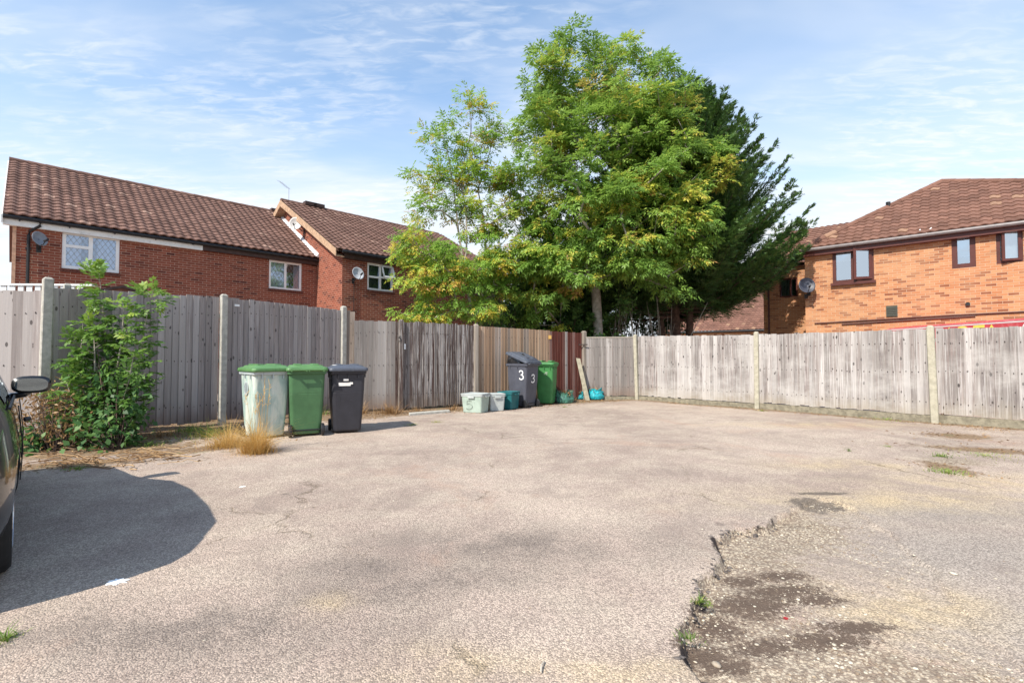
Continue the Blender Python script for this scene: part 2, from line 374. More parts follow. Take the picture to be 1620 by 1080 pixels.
def sn(P, f, k=6, o=0):
    v = np.zeros(len(P))
    for i in range(k):
        a = _an[i + o]; ff = f * (1 + .45 * i); v += np.sin(ff * (P[:, 0] * math.cos(a) + P[:, 1] * math.sin(a)) + _ph[i + o, 0]) / (1 + .35 * i)
    return v / 2.2
hole_edge = [g2(*p) for p in ((1112, 1079), (1085, 1045), (1070, 1012), (1078, 990), (1098, 968), (1104, 945), (1102, 918), (1118, 900), (1137, 884), (1141, 868), (1131, 852), (1140, 841), (1158, 834), (1180, 833), (1205, 829), (1225, 818))]
hole_poly = hole_edge + [g2(*p) for p in ((1260, 800), (1300, 785), (1345, 800), (1420, 850), (1500, 930), (1560, 1010), (1640, 1079))] + [np.array([1.6, 1.3]), np.array([.75, 1.3])]
def lin(a, b, st): return np.arange(a, b, st)
xs = np.concatenate([-np.geomspace(300, 12.5, 16), lin(-12, -6, .12), lin(-6, .66, .05), lin(.66, 3.2, .018), lin(3.2, 11, .06), np.geomspace(11.2, 300, 18)])
ys = np.concatenate([-np.geomspace(300, 1, 12), lin(-.6, 1.2, .2), lin(1.3, 4.8, .018), lin(4.8, 10, .05), lin(10, 17, .1), np.geomspace(17.3, 400, 18)])
XX, YY = np.meshgrid(xs, ys); P2 = np.stack([XX.ravel(), YY.ravel()], 1)
jag = .03 * sn(P2, 9, 6, 0) + .012 * sn(P2, 26, 5, 10)
Pj = P2 + np.stack([jag, .8 * jag[::-1] * 0 + .022 * sn(P2, 12, 6, 20)], 1)
inh = in_poly(Pj, hole_poly); de = seg_dist(Pj, hole_edge)
drop = np.where(inh, np.clip(de / .022, 0, 1) * (.065 * np.exp(-de / .55) + .006), 0)
lip = np.where(~inh, -.004 * np.exp(-de / .03), 0); m_edge = np.exp(-((de - np.where(inh, .0, .0)) / np.where(inh, .035, .018)) ** 2) * np.clip(.55 + .6 * sn(P2, 14, 6, 8), .15, 1)  # m_edge masks the shade painted along the hole edge, over exposed tar
Z = .010 * sn(P2, 1.3, 5, 30) + .004 * sn(P2, 5, 6, 36) - drop + lip + np.where(inh, .004 * sn(P2, 40, 6, 5), 0)
far = np.clip((np.abs(P2[:, 0]) - 11) / 4, 0, 1) + np.clip((P2[:, 1] - 16) / 4, 0, 1) + np.clip(-P2[:, 1], 0, 1)
Z *= np.clip(1 - far, 0, 1)
dfl = seg_dist(P2, FEN_L); dfm = seg_dist(P2, FEN_M); dfr = seg_dist(P2, FEN_R)
def blob(px, py, rx, ry, rot=0.0):
    c = g2(px, py); q = P2 - c; ca, sa = math.cos(rot), math.sin(rot)
    u = (q[:, 0] * ca + q[:, 1] * sa) / rx; v = (-q[:, 0] * sa + q[:, 1] * ca) / ry
    return np.exp(-(u * u + v * v) * .7)
def blobs(L): return np.clip(np.max([blob(*b) for b in L], axis=0), 0, 1)
m_soil = blobs([(1190, 945, .25, .16), (1130, 975, .15, .13), (1240, 925, .28, .11), (1300, 1003, .28, .08), (1110, 1015, .16, .10), (1210, 1010, .18, .08), (1350, 985, .22, .07), (1175, 905, .14, .09), (1235, 900, .18, .09), (1290, 940, .2, .08), (1150, 1035, .15, .06)])
m_dark = blobs([(1290, 795, .28, .18), (1262, 820, .2, .1), (1300, 780, .3, .06), (1225, 835, .1, .06), (1560, 655, .3, .1)])
m_grav = np.where(inh, 1.0, 0) * np.clip(1.15 - de / .9, .0, 1) + .9 * blobs([(1380, 1060, .55, .16), (1200, 1050, .4, .12), (1510, 730, .5, .3), (1500, 1075, .4, .1)])
m_patch = blobs([(1560, 880, 1.0, .62), (1480, 810, 1.3, .40), (1600, 990, .7, .4)])
m_sand = blobs([(1440, 790, 1.4, .35), (1600, 765, 1.2, .35), (1400, 960, .35, .45), (1350, 735, .8, .3), (1300, 672, 1.5, .25), (1480, 950, .25, .2), (700, 1060, .25, .14), (960, 1060, .4, .1), (520, 960, .1, .1)])
m_deb = np.clip(1.4 - dfl / 1.35, 0, 1) * (dfl < 3) + np.clip(1.35 - dfm / 1.15, 0, 1) * 1.05 + np.clip(1.1 - dfr / .55, 0, 1) * .9
m_deb = np.clip(m_deb + .9 * blobs([(200, 712, .9, .35, .6), (300, 712, .9, .30, .7), (110, 735, .8, .3, .3), (1520, 690, .55, .35), (1560, 712, .8, .22, -.5), (1500, 740, .2, .35)]), 0, 1)
m_worn = blobs([(620, 930, .7, .22, .3), (600, 900, .5, .2), (300, 1000, .8, .25), (830, 860, 1.0, .3)])
nx, ny = len(xs), len(ys); idx = np.arange(nx * ny).reshape(ny, nx)
F = np.stack([idx[:-1, :-1], idx[:-1, 1:], idx[1:, 1:], idx[1:, :-1]], -1).reshape(-1, 4)
gm = NT('car park tarmac'); o = gm.coord()
big = gm.noise(o, .35, 5, .6); midn = gm.noise(o, 2.2, 6, .65); fin = gm.noise(o, 42, 3, .7)
st = gm.voro(o, 130, 'Color'); sd_ = gm.voro(o, 130, 'Distance'); bw_ = gm.n.new('ShaderNodeRGBToBW'); gm.l.new(st, bw_.inputs[0]); sr = bw_.outputs[0]
col = gm.mix(gm.ramp(big, .35, .65), (.35, .275, .235), (.51, .415, .35))
col = gm.mix(gm.ramp(midn, .35, .72, 0, .55), col, (.56, .48, .39))
col = gm.mix(gm.math('MULTIPLY', gm.attr('worn'), gm.ramp(midn, .3, .6)), col, (.235, .195, .17))
col = gm.mix(gm.math('MULTIPLY', gm.attr('patch'), .7), col, (.33, .30, .27))
col = gm.mix(gm.math('MULTIPLY', gm.attr('sand'), gm.ramp(midn, .35, .65, .15, .8)), col, (.55, .43, .27))
dfac = gm.ramp(gm.math('ADD', gm.attr('darkgravel'), gm.math('MULTIPLY', gm.math('SUBTRACT', gm.noise(o, 14, 5, .75), .5), 1.6)), .45, .75)
col = gm.mix(gm.math('MULTIPLY', dfac, .8), col, (.10, .085, .075))
spot = gm.math('MULTIPLY', gm.ramp(gm.voro(wobs := gm.mix(.05, o, gm.noise(o, 12, 3, .6, out='Color')), 1.7), .04, .10, 1, 0), gm.ramp(gm.noise(o, .6, 2), .52, .58))
col = gm.mix(gm.math('MULTIPLY', spot, .55), col, (.12, .10, .09))
# aggregate: pale, dark and rusty stones
agg = gm.mix(gm.ramp(sr, .15, .85), (.36, .33, .31), (1.75, 1.70, 1.62))
col = gm.mix(.50, col, agg, 'MULTIPLY')
col = gm.mix(gm.ramp(sd_, .38, .62, 0, .30), col, (.13, .11, .095))
col = gm.mix(gm.ramp(fin, .50, .80, 0, .30), col, (.15, .12, .10))
col = gm.mix(gm.ramp(gm.noise(o, .9, 7, .7, 1.2), .50, .66, 0, .42), col, (.25, .20, .17))
col = gm.mix(gm.ramp(gm.noise(gm.coord('Object', (1, 1, 1), None, (7, 3, 0)), .55, 6, .7, .8), .55, .68, 0, .35), col, (.42, .27, .20))
gr = gm.ramp(gm.math('ADD', gm.attr('gravel'), gm.math('MULTIPLY', gm.math('SUBTRACT', gm.noise(o, 9, 6, .75), .5), 1.5)), .45, .8)
v2 = gm.voro(o, 62, 'Color'); b2 = gm.n.new('ShaderNodeRGBToBW'); gm.l.new(v2, b2.inputs[0])
gcol = gm.mix(gm.ramp(b2.outputs[0], .2, .8), (.24, .18, .13), (.52, .44, .33)); gcol = gm.mix(gm.ramp(gm.voro(o, 62), .42, .62, 0, .75), gcol, (.16, .12, .09))
col = gm.mix(gm.math('MULTIPLY', gr, .8), col, gcol)
so = gm.ramp(gm.math('ADD', gm.attr('soil'), gm.math('MULTIPLY', gm.math('SUBTRACT', gm.noise(o, 38, 8, .85), .5), 3.4)), .56, .70)
col = gm.mix(so, col, gm.mix(gm.noise(o, 60, 3), (.095, .066, .050), (.155, .115, .088)))
db = gm.ramp(gm.math('ADD', gm.attr('debris'), gm.math('MULTIPLY', gm.math('SUBTRACT', gm.noise(o, 5, 7, .75, .6), .5), 1.6)), .34, .72)
dcol = gm.mix(gm.ramp(gm.noise(o, 28, 6, .8), .35, .65), (.10, .062, .036), (.34, .235, .14)); dcol = gm.mix(gm.ramp(gm.noise(o, 3, 5, .7), .55, .7), dcol, (.13, .135, .05))
col = gm.mix(gm.math('MULTIPLY', db, .88), col, dcol)
col = gm.mix(gm.ramp(gm.math('ADD', gm.attr('edge'), gm.math('MULTIPLY', gm.math('SUBTRACT', gm.noise(o, 40, 5, .7), .5), .8)), .3, .6), col, (.045, .036, .034))  # near-black rim: shade of the drop put into the colour, plus bare tar
# thin cracks, some filled with yellow moss
cv = gm.n.new('ShaderNodeTexVoronoi'); cv.feature = 'DISTANCE_TO_EDGE'; cv.inputs['Scale'].default_value = .55
wob = gm.mix(.33, o, gm.noise(o, 2.5, 6, .7, out='Color')); gm.l.new(wob, cv.inputs['Vector'])
crk = gm.math('MULTIPLY', gm.ramp(cv.outputs['Distance'], .002, .0065, 1, 0), gm.ramp(gm.noise(o, .8, 4, .6), .50, .60))
col = gm.mix(gm.math('MULTIPLY', crk, .5), col, (.13, .10, .06))
hgt = gm.math('ADD', gm.math('MULTIPLY', sd_, -1.1), gm.math('ADD', gm.math('MULTIPLY', fin, .55), gm.math('MULTIPLY', crk, -1.5)))
gm.bump(hgt, .8, .005)
ground_m = gm.out(col, .93, None, .12)
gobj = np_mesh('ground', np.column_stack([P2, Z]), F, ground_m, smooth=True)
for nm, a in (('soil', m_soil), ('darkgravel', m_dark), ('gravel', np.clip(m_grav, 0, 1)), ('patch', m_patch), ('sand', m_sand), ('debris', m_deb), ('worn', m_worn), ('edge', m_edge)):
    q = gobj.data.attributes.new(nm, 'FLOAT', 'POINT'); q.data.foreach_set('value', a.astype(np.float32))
tag(gobj, kind='structure')

# ------------------------------------------------------------------ houses
def wall_holes(mb, fr, s0, s1, z0, z1, holes, t=0.0, rev=.10, u0=0.0):
    ss = sorted({s0, s1} | {h[0] for h in holes} | {h[1] for h in holes}); zs = sorted({z0, z1} | {h[2] for h in holes} | {h[3] for h in holes})
    for a, b in zip(ss[:-1], ss[1:]):
        for c, d in zip(zs[:-1], zs[1:]):
            m, n = (a + b) / 2, (c + d) / 2
            if any(h[0] < m < h[1] and h[2] < n < h[3] for h in holes): continue
            mb.face([fr.pt(a, t, c), fr.pt(b, t, c), fr.pt(b, t, d), fr.pt(a, t, d)], [(a + u0, c), (b + u0, c), (b + u0, d), (a + u0, d)])
    for a, b, c, d in holes:
        for (p, q) in (((a, c), (a, d)), ((b, d), (b, c)), ((a, d), (b, d)), ((b, c), (a, c))):
            mb.face([fr.pt(p[0], t, p[1]), fr.pt(q[0], t, q[1]), fr.pt(q[0], t + rev, q[1]), fr.pt(p[0], t + rev, p[1])],
                    [(p[0] + p[1], 0), (q[0] + q[1], 0), (q[0] + q[1], rev), (p[0] + p[1], rev)])
def roof_slope(mb, P0, ud, vd, nd, umin, umax, vlen, left=lambda v: None, right=lambda v: None, row=.275, per=.24, amp=.024, du=.04):
    """interlocking tiles as real geometry; left(v)/right(v) give hip or verge limits"""
    rows = int(math.ceil(vlen / row)); ud, vd, nd, P0 = map(np.array, (ud, vd, nd, P0))
    for r in range(rows):
        v0 = r * row; v1 = min(vlen, v0 + row + .02)
        def lim(v):
            a = left(v); b = right(v); return (umin if a is None else a), (umax if b is None else b)
        a0, b0 = lim(v0); a1, b1 = lim(min(vlen, v0 + row))
        k0 = int(math.floor(min(a0, a1) / per)); k1 = int(math.ceil(max(b0, b1) / per))
        for k in range(k0, k1):
            tint = random.random(); lft = random.uniform(-.003, .004)
            us = [k * per + j * du for j in range(int(round(per / du)) + 1)]
            lo = [min(max(u, a0), b0) for u in us]; hi = [min(max(u, a1), b1) for u in us]
            if lo[0] >= lo[-1] - 1e-6 and hi[0] >= hi[-1] - 1e-6: continue
            def prof(u):
                x = (u / per) % 1.0; return amp * (math.sin(math.pi * x / .62) if x < .62 else -.55 * math.sin(math.pi * (x - .62) / .38))
            V = []
            for u in lo: V.append(P0 + ud * u + vd * v0 + nd * (prof(u) - .012))
            for u in lo: V.append(P0 + ud * u + vd * v0 + nd * (prof(u) + .030 + lft))
            for u in hi: V.append(P0 + ud * u + vd * v1 + nd * (prof(u) + .003))
            n = len(us); Fc = []
            for i in range(n - 1):
                Fc.append((i, i + 1, n + i + 1, n + i)); Fc.append((n + i, n + i + 1, 2 * n + i + 1, 2 * n + i))
            mb.mesh(V, Fc, tint)
def ridge(mb, A, B, r=.13, seg=.42):
    A, B = np.array(A), np.array(B); L = np.linalg.norm(B - A); n = max(1, int(L / seg))
    for i in range(n):
        a = A + (B - A) * (i / n); b = A + (B - A) * ((i + 1) / n + .02 / L)
        mb.tube([a, b], [r * 1.04, r * .96], 10, random.random())
def window(parent, fr, s0, s1, z0, z1, t, frame_m, glass_m, mullions=(), rails=(), lattice=None, curtain=None, sill_m=None, fw=.06, deep=.9, curtain_m='curtain', opened=None, sill_out=.04):
    """window > frame mesh itself, pane, sill, lattice, curtain"""
    W = MB(); d0, d1 = t + .02, t + .09
    W.fbox(fr, s0, s0 + fw, d0, d1, z0, z1); W.fbox(fr, s1 - fw, s1, d0, d1, z0, z1)
    W.fbox(fr, s0 + fw, s1 - fw, d0, d1, z0, z0 + fw); W.fbox(fr, s0 + fw, s1 - fw, d0, d1, z1 - fw, z1)
    for m in mullions: W.fbox(fr, m - fw * .55, m + fw * .55, d0 + .003, d1 - .003, z0 + fw, z1 - fw)
    for a, b, z in rails: W.fbox(fr, a, b, d0 + .006, d1 - .006, z - fw * .5, z + fw * .5)
    o = W.build('window', frame_m, parent)
    p = MB(); q = d0 + .035
    cuts = [s0 + fw] + sorted(mullions) + [s1 - fw]
    for a, b in zip(cuts[:-1], cuts[1:]):
        if opened and abs(opened[0] - a) < .08: continue
        p.face([fr.pt(a, q, z0 + fw), fr.pt(b, q, z0 + fw), fr.pt(b, q, z1 - fw), fr.pt(a, q, z1 - fw)])
    p.build('pane', glass_m, o)
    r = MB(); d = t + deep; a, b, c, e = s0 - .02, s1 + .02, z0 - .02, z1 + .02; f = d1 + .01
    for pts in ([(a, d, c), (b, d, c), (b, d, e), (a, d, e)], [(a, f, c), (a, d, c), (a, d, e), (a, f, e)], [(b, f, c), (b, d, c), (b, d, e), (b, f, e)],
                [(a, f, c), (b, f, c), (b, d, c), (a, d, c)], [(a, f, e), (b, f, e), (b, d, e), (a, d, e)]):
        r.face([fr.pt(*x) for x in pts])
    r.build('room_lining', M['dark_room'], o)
    if lattice:
        L = MB(); g = .13
        for a, b, c, e in lattice:
            for sgn in (1, -1):
                H = e - c; k = -H * .75
                while k < (b - a):
                    x0, x1 = a + k, a + k + H * .62; zA, zB = (c, e) if sgn > 0 else (e, c)
                    pA, pB = np.array([x0, zA]), np.array([x1, zB])
                    for _ in range(1):
                        if pB[0] <= a or pA[0] >= b: break
                        dx = pB - pA
                        if pA[0] < a: pA = pA + dx * ((a - pA[0]) / dx[0]); 
                        dx = pB - pA
                        if pB[0] > b: pB = pA + dx * ((b - pA[0]) / dx[0])
                        L.tube([fr.pt(pA[0], q - .008, pA[1]), fr.pt(pB[0], q - .008, pB[1])], .0042, 4)
                    k += g
        L.build('lattice', M['lattice'], o)
    if curtain:
        K = MB()
        for a, b, c, e, aa in curtain:
            n = max(4, int((b - a) / .03)); V = []
            for i in range(n + 1):
                x = a + (b - a) * i / n; y = t + .16 + .02 * math.sin(i * 1.7)
                V += [fr.pt(x, y, c), fr.pt(x + aa * .0, y, e)]
            K.mesh(V, [(2 * i, 2 * i + 2, 2 * i + 3, 2 * i + 1) for i in range(n)])
        K.build('curtain', M[curtain_m], o, smooth=True)
    if sill_m is not None:
        s_ = MB(); s_.fbox(fr, s0 - .05, s1 + .05, t - sill_out, t + .03, z0 - .085, z0 - .002); s_.build('sill', sill_m, o)
    if opened:
        a, b, ang, axis = opened; h = MB()
        fr2o = fr.pt(b, d0 - .01, 0) if axis == 'R' else fr.pt(a, d0 - .01, 0)
        hb = np.array(fr2o); ca, sa = math.cos(ang), math.sin(ang)
        if axis == 'R': dd = -(fr.d * ca + fr.n * sa)
        else: dd = fr.d * ca - fr.n * sa
        f2 = Frame(hb[:2], dd[:2]); wd = (b - a)
        zz0, zz1 = z0 + fw * .6, z1 - fw * .6; e = fw * .8
        for args in ((0, e, zz0, zz1), (wd - e, wd, zz0, zz1), (e, wd - e, zz0, zz0 + e), (e, wd - e, zz1 - e, zz1)):
            h.fbox(f2, args[0], args[1], -.025, .025, args[2], args[3])
        ho = h.build('casement', frame_m, o)
        g = MB(); g.face([f2.pt(e, 0, zz0 + e), f2.pt(wd - e, 0, zz0 + e), f2.pt(wd - e, 0, zz1 - e), f2.pt(e, 0, zz1 - e)]); g.build('casement_pane', glass_m, o)
    return o
def soldier(parent, fr, s0, s1, z, t):
    m = MB(); a = s0 - .03
    while a < s1: m.fbox(fr, a, a + .065, t - .035, t + .02, z - .11, z - .004, random.random()); a += .075
    return m.build('brick_sill', plain('sill brick', (.13, .045, .03), .9, .3, 20), parent)

# --- terraced house A (left)
fa = Frame(G(505, 411, 5)[:2], (.705, .709)); EZ = 5.0; TW = .22
sL = fa.hit(20, 400, TW)[0]; sR = 2.0
DA = 4.6; RZ = 7.74
hA = thing('brick_house', fa.pt(sL, TW, 0), 'long dark red brick house at left with white lattice window and white fascia board', 'house')
def rect(fr, l, r, tp, bt, t): 
    return (fr.hit(*l, t)[0], fr.hit(*r, t)[0], fr.hit(*bt, t)[1], fr.hit(*tp, t)[1])
W1 = rect(fa, (98, 395), (189, 400), (143, 371), (143, 428), TW); W2 = rect(fa, (425.5, 435), (477, 438), (451, 414), (451, 458), TW)
wb = MB(); wall_holes(wb, fa, sL, sR, -.2, EZ - .02, [W1, W2], TW)
# back, end gable
zr = RZ - .12; te = 2 * DA - TW
wb.face([fa.pt(sL, TW, -.2), fa.pt(sL, te, -.2), fa.pt(sL, te, EZ), fa.pt(sL, DA, zr), fa.pt(sL, TW, EZ - .02)], [(TW, 0), (te, 0), (te, EZ), (DA, zr), (TW, EZ)])
wb.face([fa.pt(sR, te, -.2), fa.pt(sL, te, -.2), fa.pt(sL, te, EZ), fa.pt(sR, te, EZ)], [(0, 0), (9, 0), (9, 5), (0, 5)])
wb.build('wall', M['brick_red'], hA)
u = MB(); u.fbox(fa, sL - .015, sL + .06, TW - .012, TW + .2, 2.2, EZ - .1); u.build('corner_pointing', plain('pale mortar verge', (.55, .33, .22), .9, .2, 9), hA)
vec = np.array([*(fa.n[:2] * DA), RZ - EZ]); vl = np.linalg.norm(vec); vd = vec / vl; nd = np.cross(fa.d, vd)
SL = sL - .2
rf = MB(); roof_slope(rf, fa.pt(0, -.02, EZ + .07), fa.d, vd, nd, SL, sR + .3, vl)
hr = rf.build('roof', M['tile_brown'], hA)
rb = MB(); vb = np.array([*(-fa.n[:2] * DA), RZ - EZ]) / vl
rb.face([fa.pt(SL, 2 * DA, EZ), fa.pt(sR, 2 * DA, EZ), fa.pt(sR, DA, RZ), fa.pt(SL, DA, RZ)]); rb.face([fa.pt(SL, .0, EZ - .0), fa.pt(sR, 0, EZ), fa.pt(sR, DA, RZ - .01), fa.pt(SL, DA, RZ - .01)])
rb.build('roof_underlay', M['tile_brown'], hA)
rg = MB(); ridge(rg, fa.pt(SL, DA, RZ + .02), fa.pt(sR, DA, RZ + .02)); rg.build('ridge_tiles', M['tile_brown'], hA)
sW = fa.hit(322, 390)[0]
f1 = MB(); f1.fbox(fa, SL, sW, .09, .115, EZ - .21, EZ - .0); f1.fbox(fa, SL, sW, .115, TW, EZ - .21, EZ - .185); f1.build('fascia', M['fascia_white'], hA)
f2_ = MB(); f2_.fbox(fa, sW, 2, .09, .115, EZ - .20, EZ - .0); f2_.fbox(fa, sW, 2, .115, TW, EZ - .20, EZ - .18)
tag(f2_.build('fascia', M['fascia_brown'], hA), 'brown stained fascia board')
vg = MB(); vg.hexa([fa.pt(a, b, z) for (a, b, z) in ((SL - .03, 0, EZ - .2), (SL, 0, EZ - .2), (SL, DA, RZ - .2), (SL - .03, DA, RZ - .2), (SL - .03, 0, EZ + .03), (SL, 0, EZ + .03), (SL, DA, RZ + .03), (SL - .03, DA, RZ + .03))])
vg.build('bargeboard', M['fascia_white'], hA)
gt = MB(); gt.tube([fa.pt(SL, .03, EZ + .0), fa.pt(-.0, .03, EZ - .02)], .058, 8)
x = SL + .3
while x < 0: gt.fbox(fa, x, x + .03, .02, .10, EZ - .085, EZ - .03); x += 1.0
gt.build('gutter', M['gutter_black'], hA)
sD = fa.hit(44, 420, TW)[0]
dp = MB(); dp.tube([fa.pt(sD + .22, .04, EZ - .05), fa.pt(sD + .22, .06, EZ - .14), fa.pt(sD + .02, TW - .06, EZ - .30), fa.pt(sD, TW - .06, EZ - .42), fa.pt(sD, TW - .06, 0)], .036, 8)
for z in (4.2, 2.6): dp.fbox(fa, sD - .06, sD + .06, TW - .08, TW, z, z + .04)
dp.build('downpipe', M['gutter_black'], hA)
mm = (W1[0] + W1[1]) / 2 - .02; rz_ = W1[2] + (W1[3] - W1[2]) * .62
window(hA, fa, *W1, TW, M['white'], M['glass'], [mm], [(W1[0] + .05, mm, rz_)], lattice=[(W1[0] + .06, mm - .03, W1[2] + .06, rz_ - .02), (W1[0] + .06, mm - .03, rz_ + .03, W1[3] - .06), (mm + .03, W1[1] - .06, W1[2] + .06, W1[3] - .06)],
       curtain=[(W1[0] + .05, W1[0] + .42, W1[2], W1[3], .1), (W1[1] - .5, W1[1] - .05, W1[2], W1[3], -.1), (W1[0] + .42, W1[1] - .5, W1[2], W1[2] + .16, 0)], fw=.085)
soldier(hA, fa, W1[0], W1[1], W1[2], TW)
mm = (W2[0] + W2[1]) / 2
window(hA, fa, *W2, TW, M['white'], M['glass'], [mm], [], lattice=[(W2[0] + .06, mm - .03, W2[2] + .06, W2[3] - .06), (mm + .03, W2[1] - .06, W2[2] + .06, W2[3] - .06)],
       curtain=[(W2[0] + .05, mm, W2[2], W2[3], 0), (W2[1] - .25, W2[1] - .05, W2[2], W2[3], 0)], fw=.07)
soldier(hA, fa, W2[0], W2[1], W2[2], TW)
vt = MB(); p = fa.pt(fa.hit(437, 342, DA)[0], DA, RZ + .13); vt.fbox(fa, (p - fa.O) @ fa.d - .25, (p - fa.O) @ fa.d + .22, DA - .14, DA + .12, RZ + .1, RZ + .2); vt.build('roof_vent', M['fascia_brown'], hA)

# --- terraced house B (forward gable)
fb = Frame(G(545, 398, 5)[:2], (.705, .709)); sB = fb.hit(800, 441)[0]; DB = 5.35; RB = 7.93
hB = thing('brick_house', fb.pt(0, 0, 0), 'dark red brick house with sunlit gable wall and weathered bargeboard behind the young ash', 'house')
W3 = rect(fb, (581, 437), (622, 442), (601, 418), (601, 460), .16)
wb = MB(); wall_holes(wb, fb, 0, sB, -.2, EZ - .02, [W3], .16)
prof_t = lambda z: (z - EZ) / (RB - EZ) * DB
wb.face([fb.pt(0, .16, -.2), fb.pt(0, 2 * DB - .16, -.2), fb.pt(0, 2 * DB - .16, EZ), fb.pt(0, DB, RB - .1), fb.pt(0, .16, EZ)], [(.16, 0), (2 * DB, 0), (2 * DB, EZ), (DB, RB), (.16, EZ)])
wb.face([fb.pt(sB, .16, -.2), fb.pt(sB, 2 * DB - .16, -.2), fb.pt(sB, 2 * DB - .16, EZ), fb.pt(sB, DB, RB - .1), fb.pt(sB, .16, EZ)], [(.16, 0), (2 * DB, 0), (2 * DB, EZ), (DB, RB), (.16, EZ)])
wb.build('wall', M['brick_red'], hB)
vec = np.array([*(fb.n[:2] * DB), RB - EZ]); vlb = np.linalg.norm(vec); vdb = vec / vlb; ndb = np.cross(fb.d, vdb)
rf = MB(); roof_slope(rf, fb.pt(0, -.02, EZ + .07), fb.d, vdb, ndb, -.30, sB + .2, vlb); rf.build('roof', M['tile_brown'], hB)
rb = MB(); rb.face([fb.pt(-.28, 2 * DB, EZ), fb.pt(sB, 2 * DB, EZ), fb.pt(sB, DB, RB), fb.pt(-.28, DB, RB)]); rb.face([fb.pt(-.28, 0, EZ), fb.pt(sB, 0, EZ), fb.pt(sB, DB, RB - .01), fb.pt(-.28, DB, RB - .01)])
rb.build('roof_underlay', M['tile_brown'], hB)
rg = MB(); ridge(rg, fb.pt(-.3, DB, RB + .02), fb.pt(sB, DB, RB + .02)); rg.build('ridge_tiles', M['tile_brown'], hB)
for (ta, tb) in ((0.0, DB), (2 * DB, DB)):
    vg = MB(); vg.hexa([fb.pt(a, b, z) for (a, b, z) in ((-.33, ta, EZ - .2), (-.30, ta, EZ - .2), (-.30, tb, RB - .2), (-.33, tb, RB - .2), (-.33, ta, EZ + .06), (-.30, ta, EZ + .06), (-.30, tb, RB + .06), (-.33, tb, RB + .06))])
    vg.hexa([fb.pt(a, b, z) for (a, b, z) in ((-.30, ta, EZ - .2), (0, ta, EZ - .2), (0, tb, RB - .2), (-.30, tb, RB - .2), (-.30, ta, EZ - .185), (0, ta, EZ - .185), (0, tb, RB - .185), (-.30, tb, RB - .185))])
    vg.build('bargeboard', M['barge'], hB)
ff = MB(); ff.fbox(fb, 0, sB, .03, .055, EZ - .22, EZ + .02); ff.fbox(fb, 0, sB, .055, .16, EZ - .22, EZ - .2); ff.build('fascia', M['fascia_brown'], hB)
gt = MB(); gt.tube([fb.pt(-.1, -.05, EZ + .0), fb.pt(sB, -.05, EZ - .02)], .058, 8); gt.build('gutter', M['gutter_black'], hB)
mm = W3[0] + (W3[1] - W3[0]) * .5; r3 = W3[2] + (W3[3] - W3[2]) * .52
wo = window(hB, fb, *W3, .16, M['white'], M['glass'], [mm], [(W3[0] + .05, mm, W3[2] + (W3[3] - W3[2]) * .5), (mm, W3[1] - .05, r3)], curtain=[(W3[0] + .03, W3[1] - .03, W3[2], W3[3], 0)], curtain_m='curtain_grey', fw=.075)
tl = MB(); A_, B_ = mm + .03, W3[1] - .02
for a, b, c, e in ((A_, A_ + .05, 0, 1), (B_ - .05, B_, 0, 1), (A_, B_, 0, .12), (A_, B_, .88, 1)):
    top = W3[3] - .03; H_ = top - r3
    V = [fb.pt(x_, y_ - (1 - k) * .16, r3 + k * H_) for k in (c, e) for x_, y_ in ((a, .12), (b, .12), (b, .16), (a, .16))]
    tl.hexa(V)
tl.build('top_light', M['white'], wo)
soldier(hB, fb, W3[0], W3[1], W3[2], .16)
# white mortar flashing where roof A meets the gable wall
fl = MB(); aoff = (fa.O - fb.O) @ fb.n
for i in range(12):
    t0, t1 = i / 12 * DA, (i + 1) / 12 * DA; tt0, tt1 = t0 + aoff, t1 + aoff; z0_, z1_ = EZ + t0 / DA * (RZ - EZ) + .10, EZ + t1 / DA * (RZ - EZ) + .10
    wv = .09 + .05 * random.random()
    fl.hexa([fb.pt(-.004, tt0, z0_ - .02), fb.pt(-.004, tt1, z1_ - .02), fb.pt(-wv, tt1, z1_ - .02), fb.pt(-wv, tt0, z0_ - .02), fb.pt(-.004, tt0, z0_ + wv), fb.pt(-.004, tt1, z1_ + wv), fb.pt(-.02, tt1, z1_ + wv * .9), fb.pt(-.02, tt0, z0_ + wv * .9)])
fl.build('flashing', M['lead'], hB)
for px in (491, 504):
    s_, _ = fb.hit(px, 330, DB); v_ = MB(); v_.fbox(fb, s_ - .28, s_ + .22, DB - .16, DB + .14, RB + .08, RB + .24); v_.build('roof_vent', M['fascia_brown'], hB)

# --- right orange brick building
A5 = G(1270, 397, 5); B5 = G(1620, 352, 5)
fr_ = Frame(A5[:2], (B5 - A5)[:2]); TR = .25; LR = 9.7
hR = thing('brick_house', fr_.pt(0, TR, 0), 'orange brick building at right with hipped tiled roof and brown framed windows', 'building')
RW1 = rect(fr_, (1317, 420), (1382.5, 415), (1350, 390), (1350, 446), TR); RW2 = rect(fr_, (1505.5, 397), (1543.5, 394), (1525, 367.5), (1525, 423.5), TR); RW3 = rect(fr_, (1576, 390), (1618.5, 385), (1597, 358.5), (1597, 415.5), TR)
VT = rect(fr_, (1402, 492), (1420, 492), (1411, 483.5), (1411, 501), TR)
wb = MB(); wall_holes(wb, fr_, 0, LR, -.2, EZ - .02, [RW1, RW2, RW3], TR)
RC = 2.8 + TR                                                        # the recessed wing
wb.face([fr_.pt(0, TR, -.2), fr_.pt(0, RC, -.2), fr_.pt(0, RC, EZ), fr_.pt(0, TR, EZ)], [(0, 0), (RC, 0), (RC, EZ), (0, EZ)])
wb.build('wall', M['brick_orange'], hR)
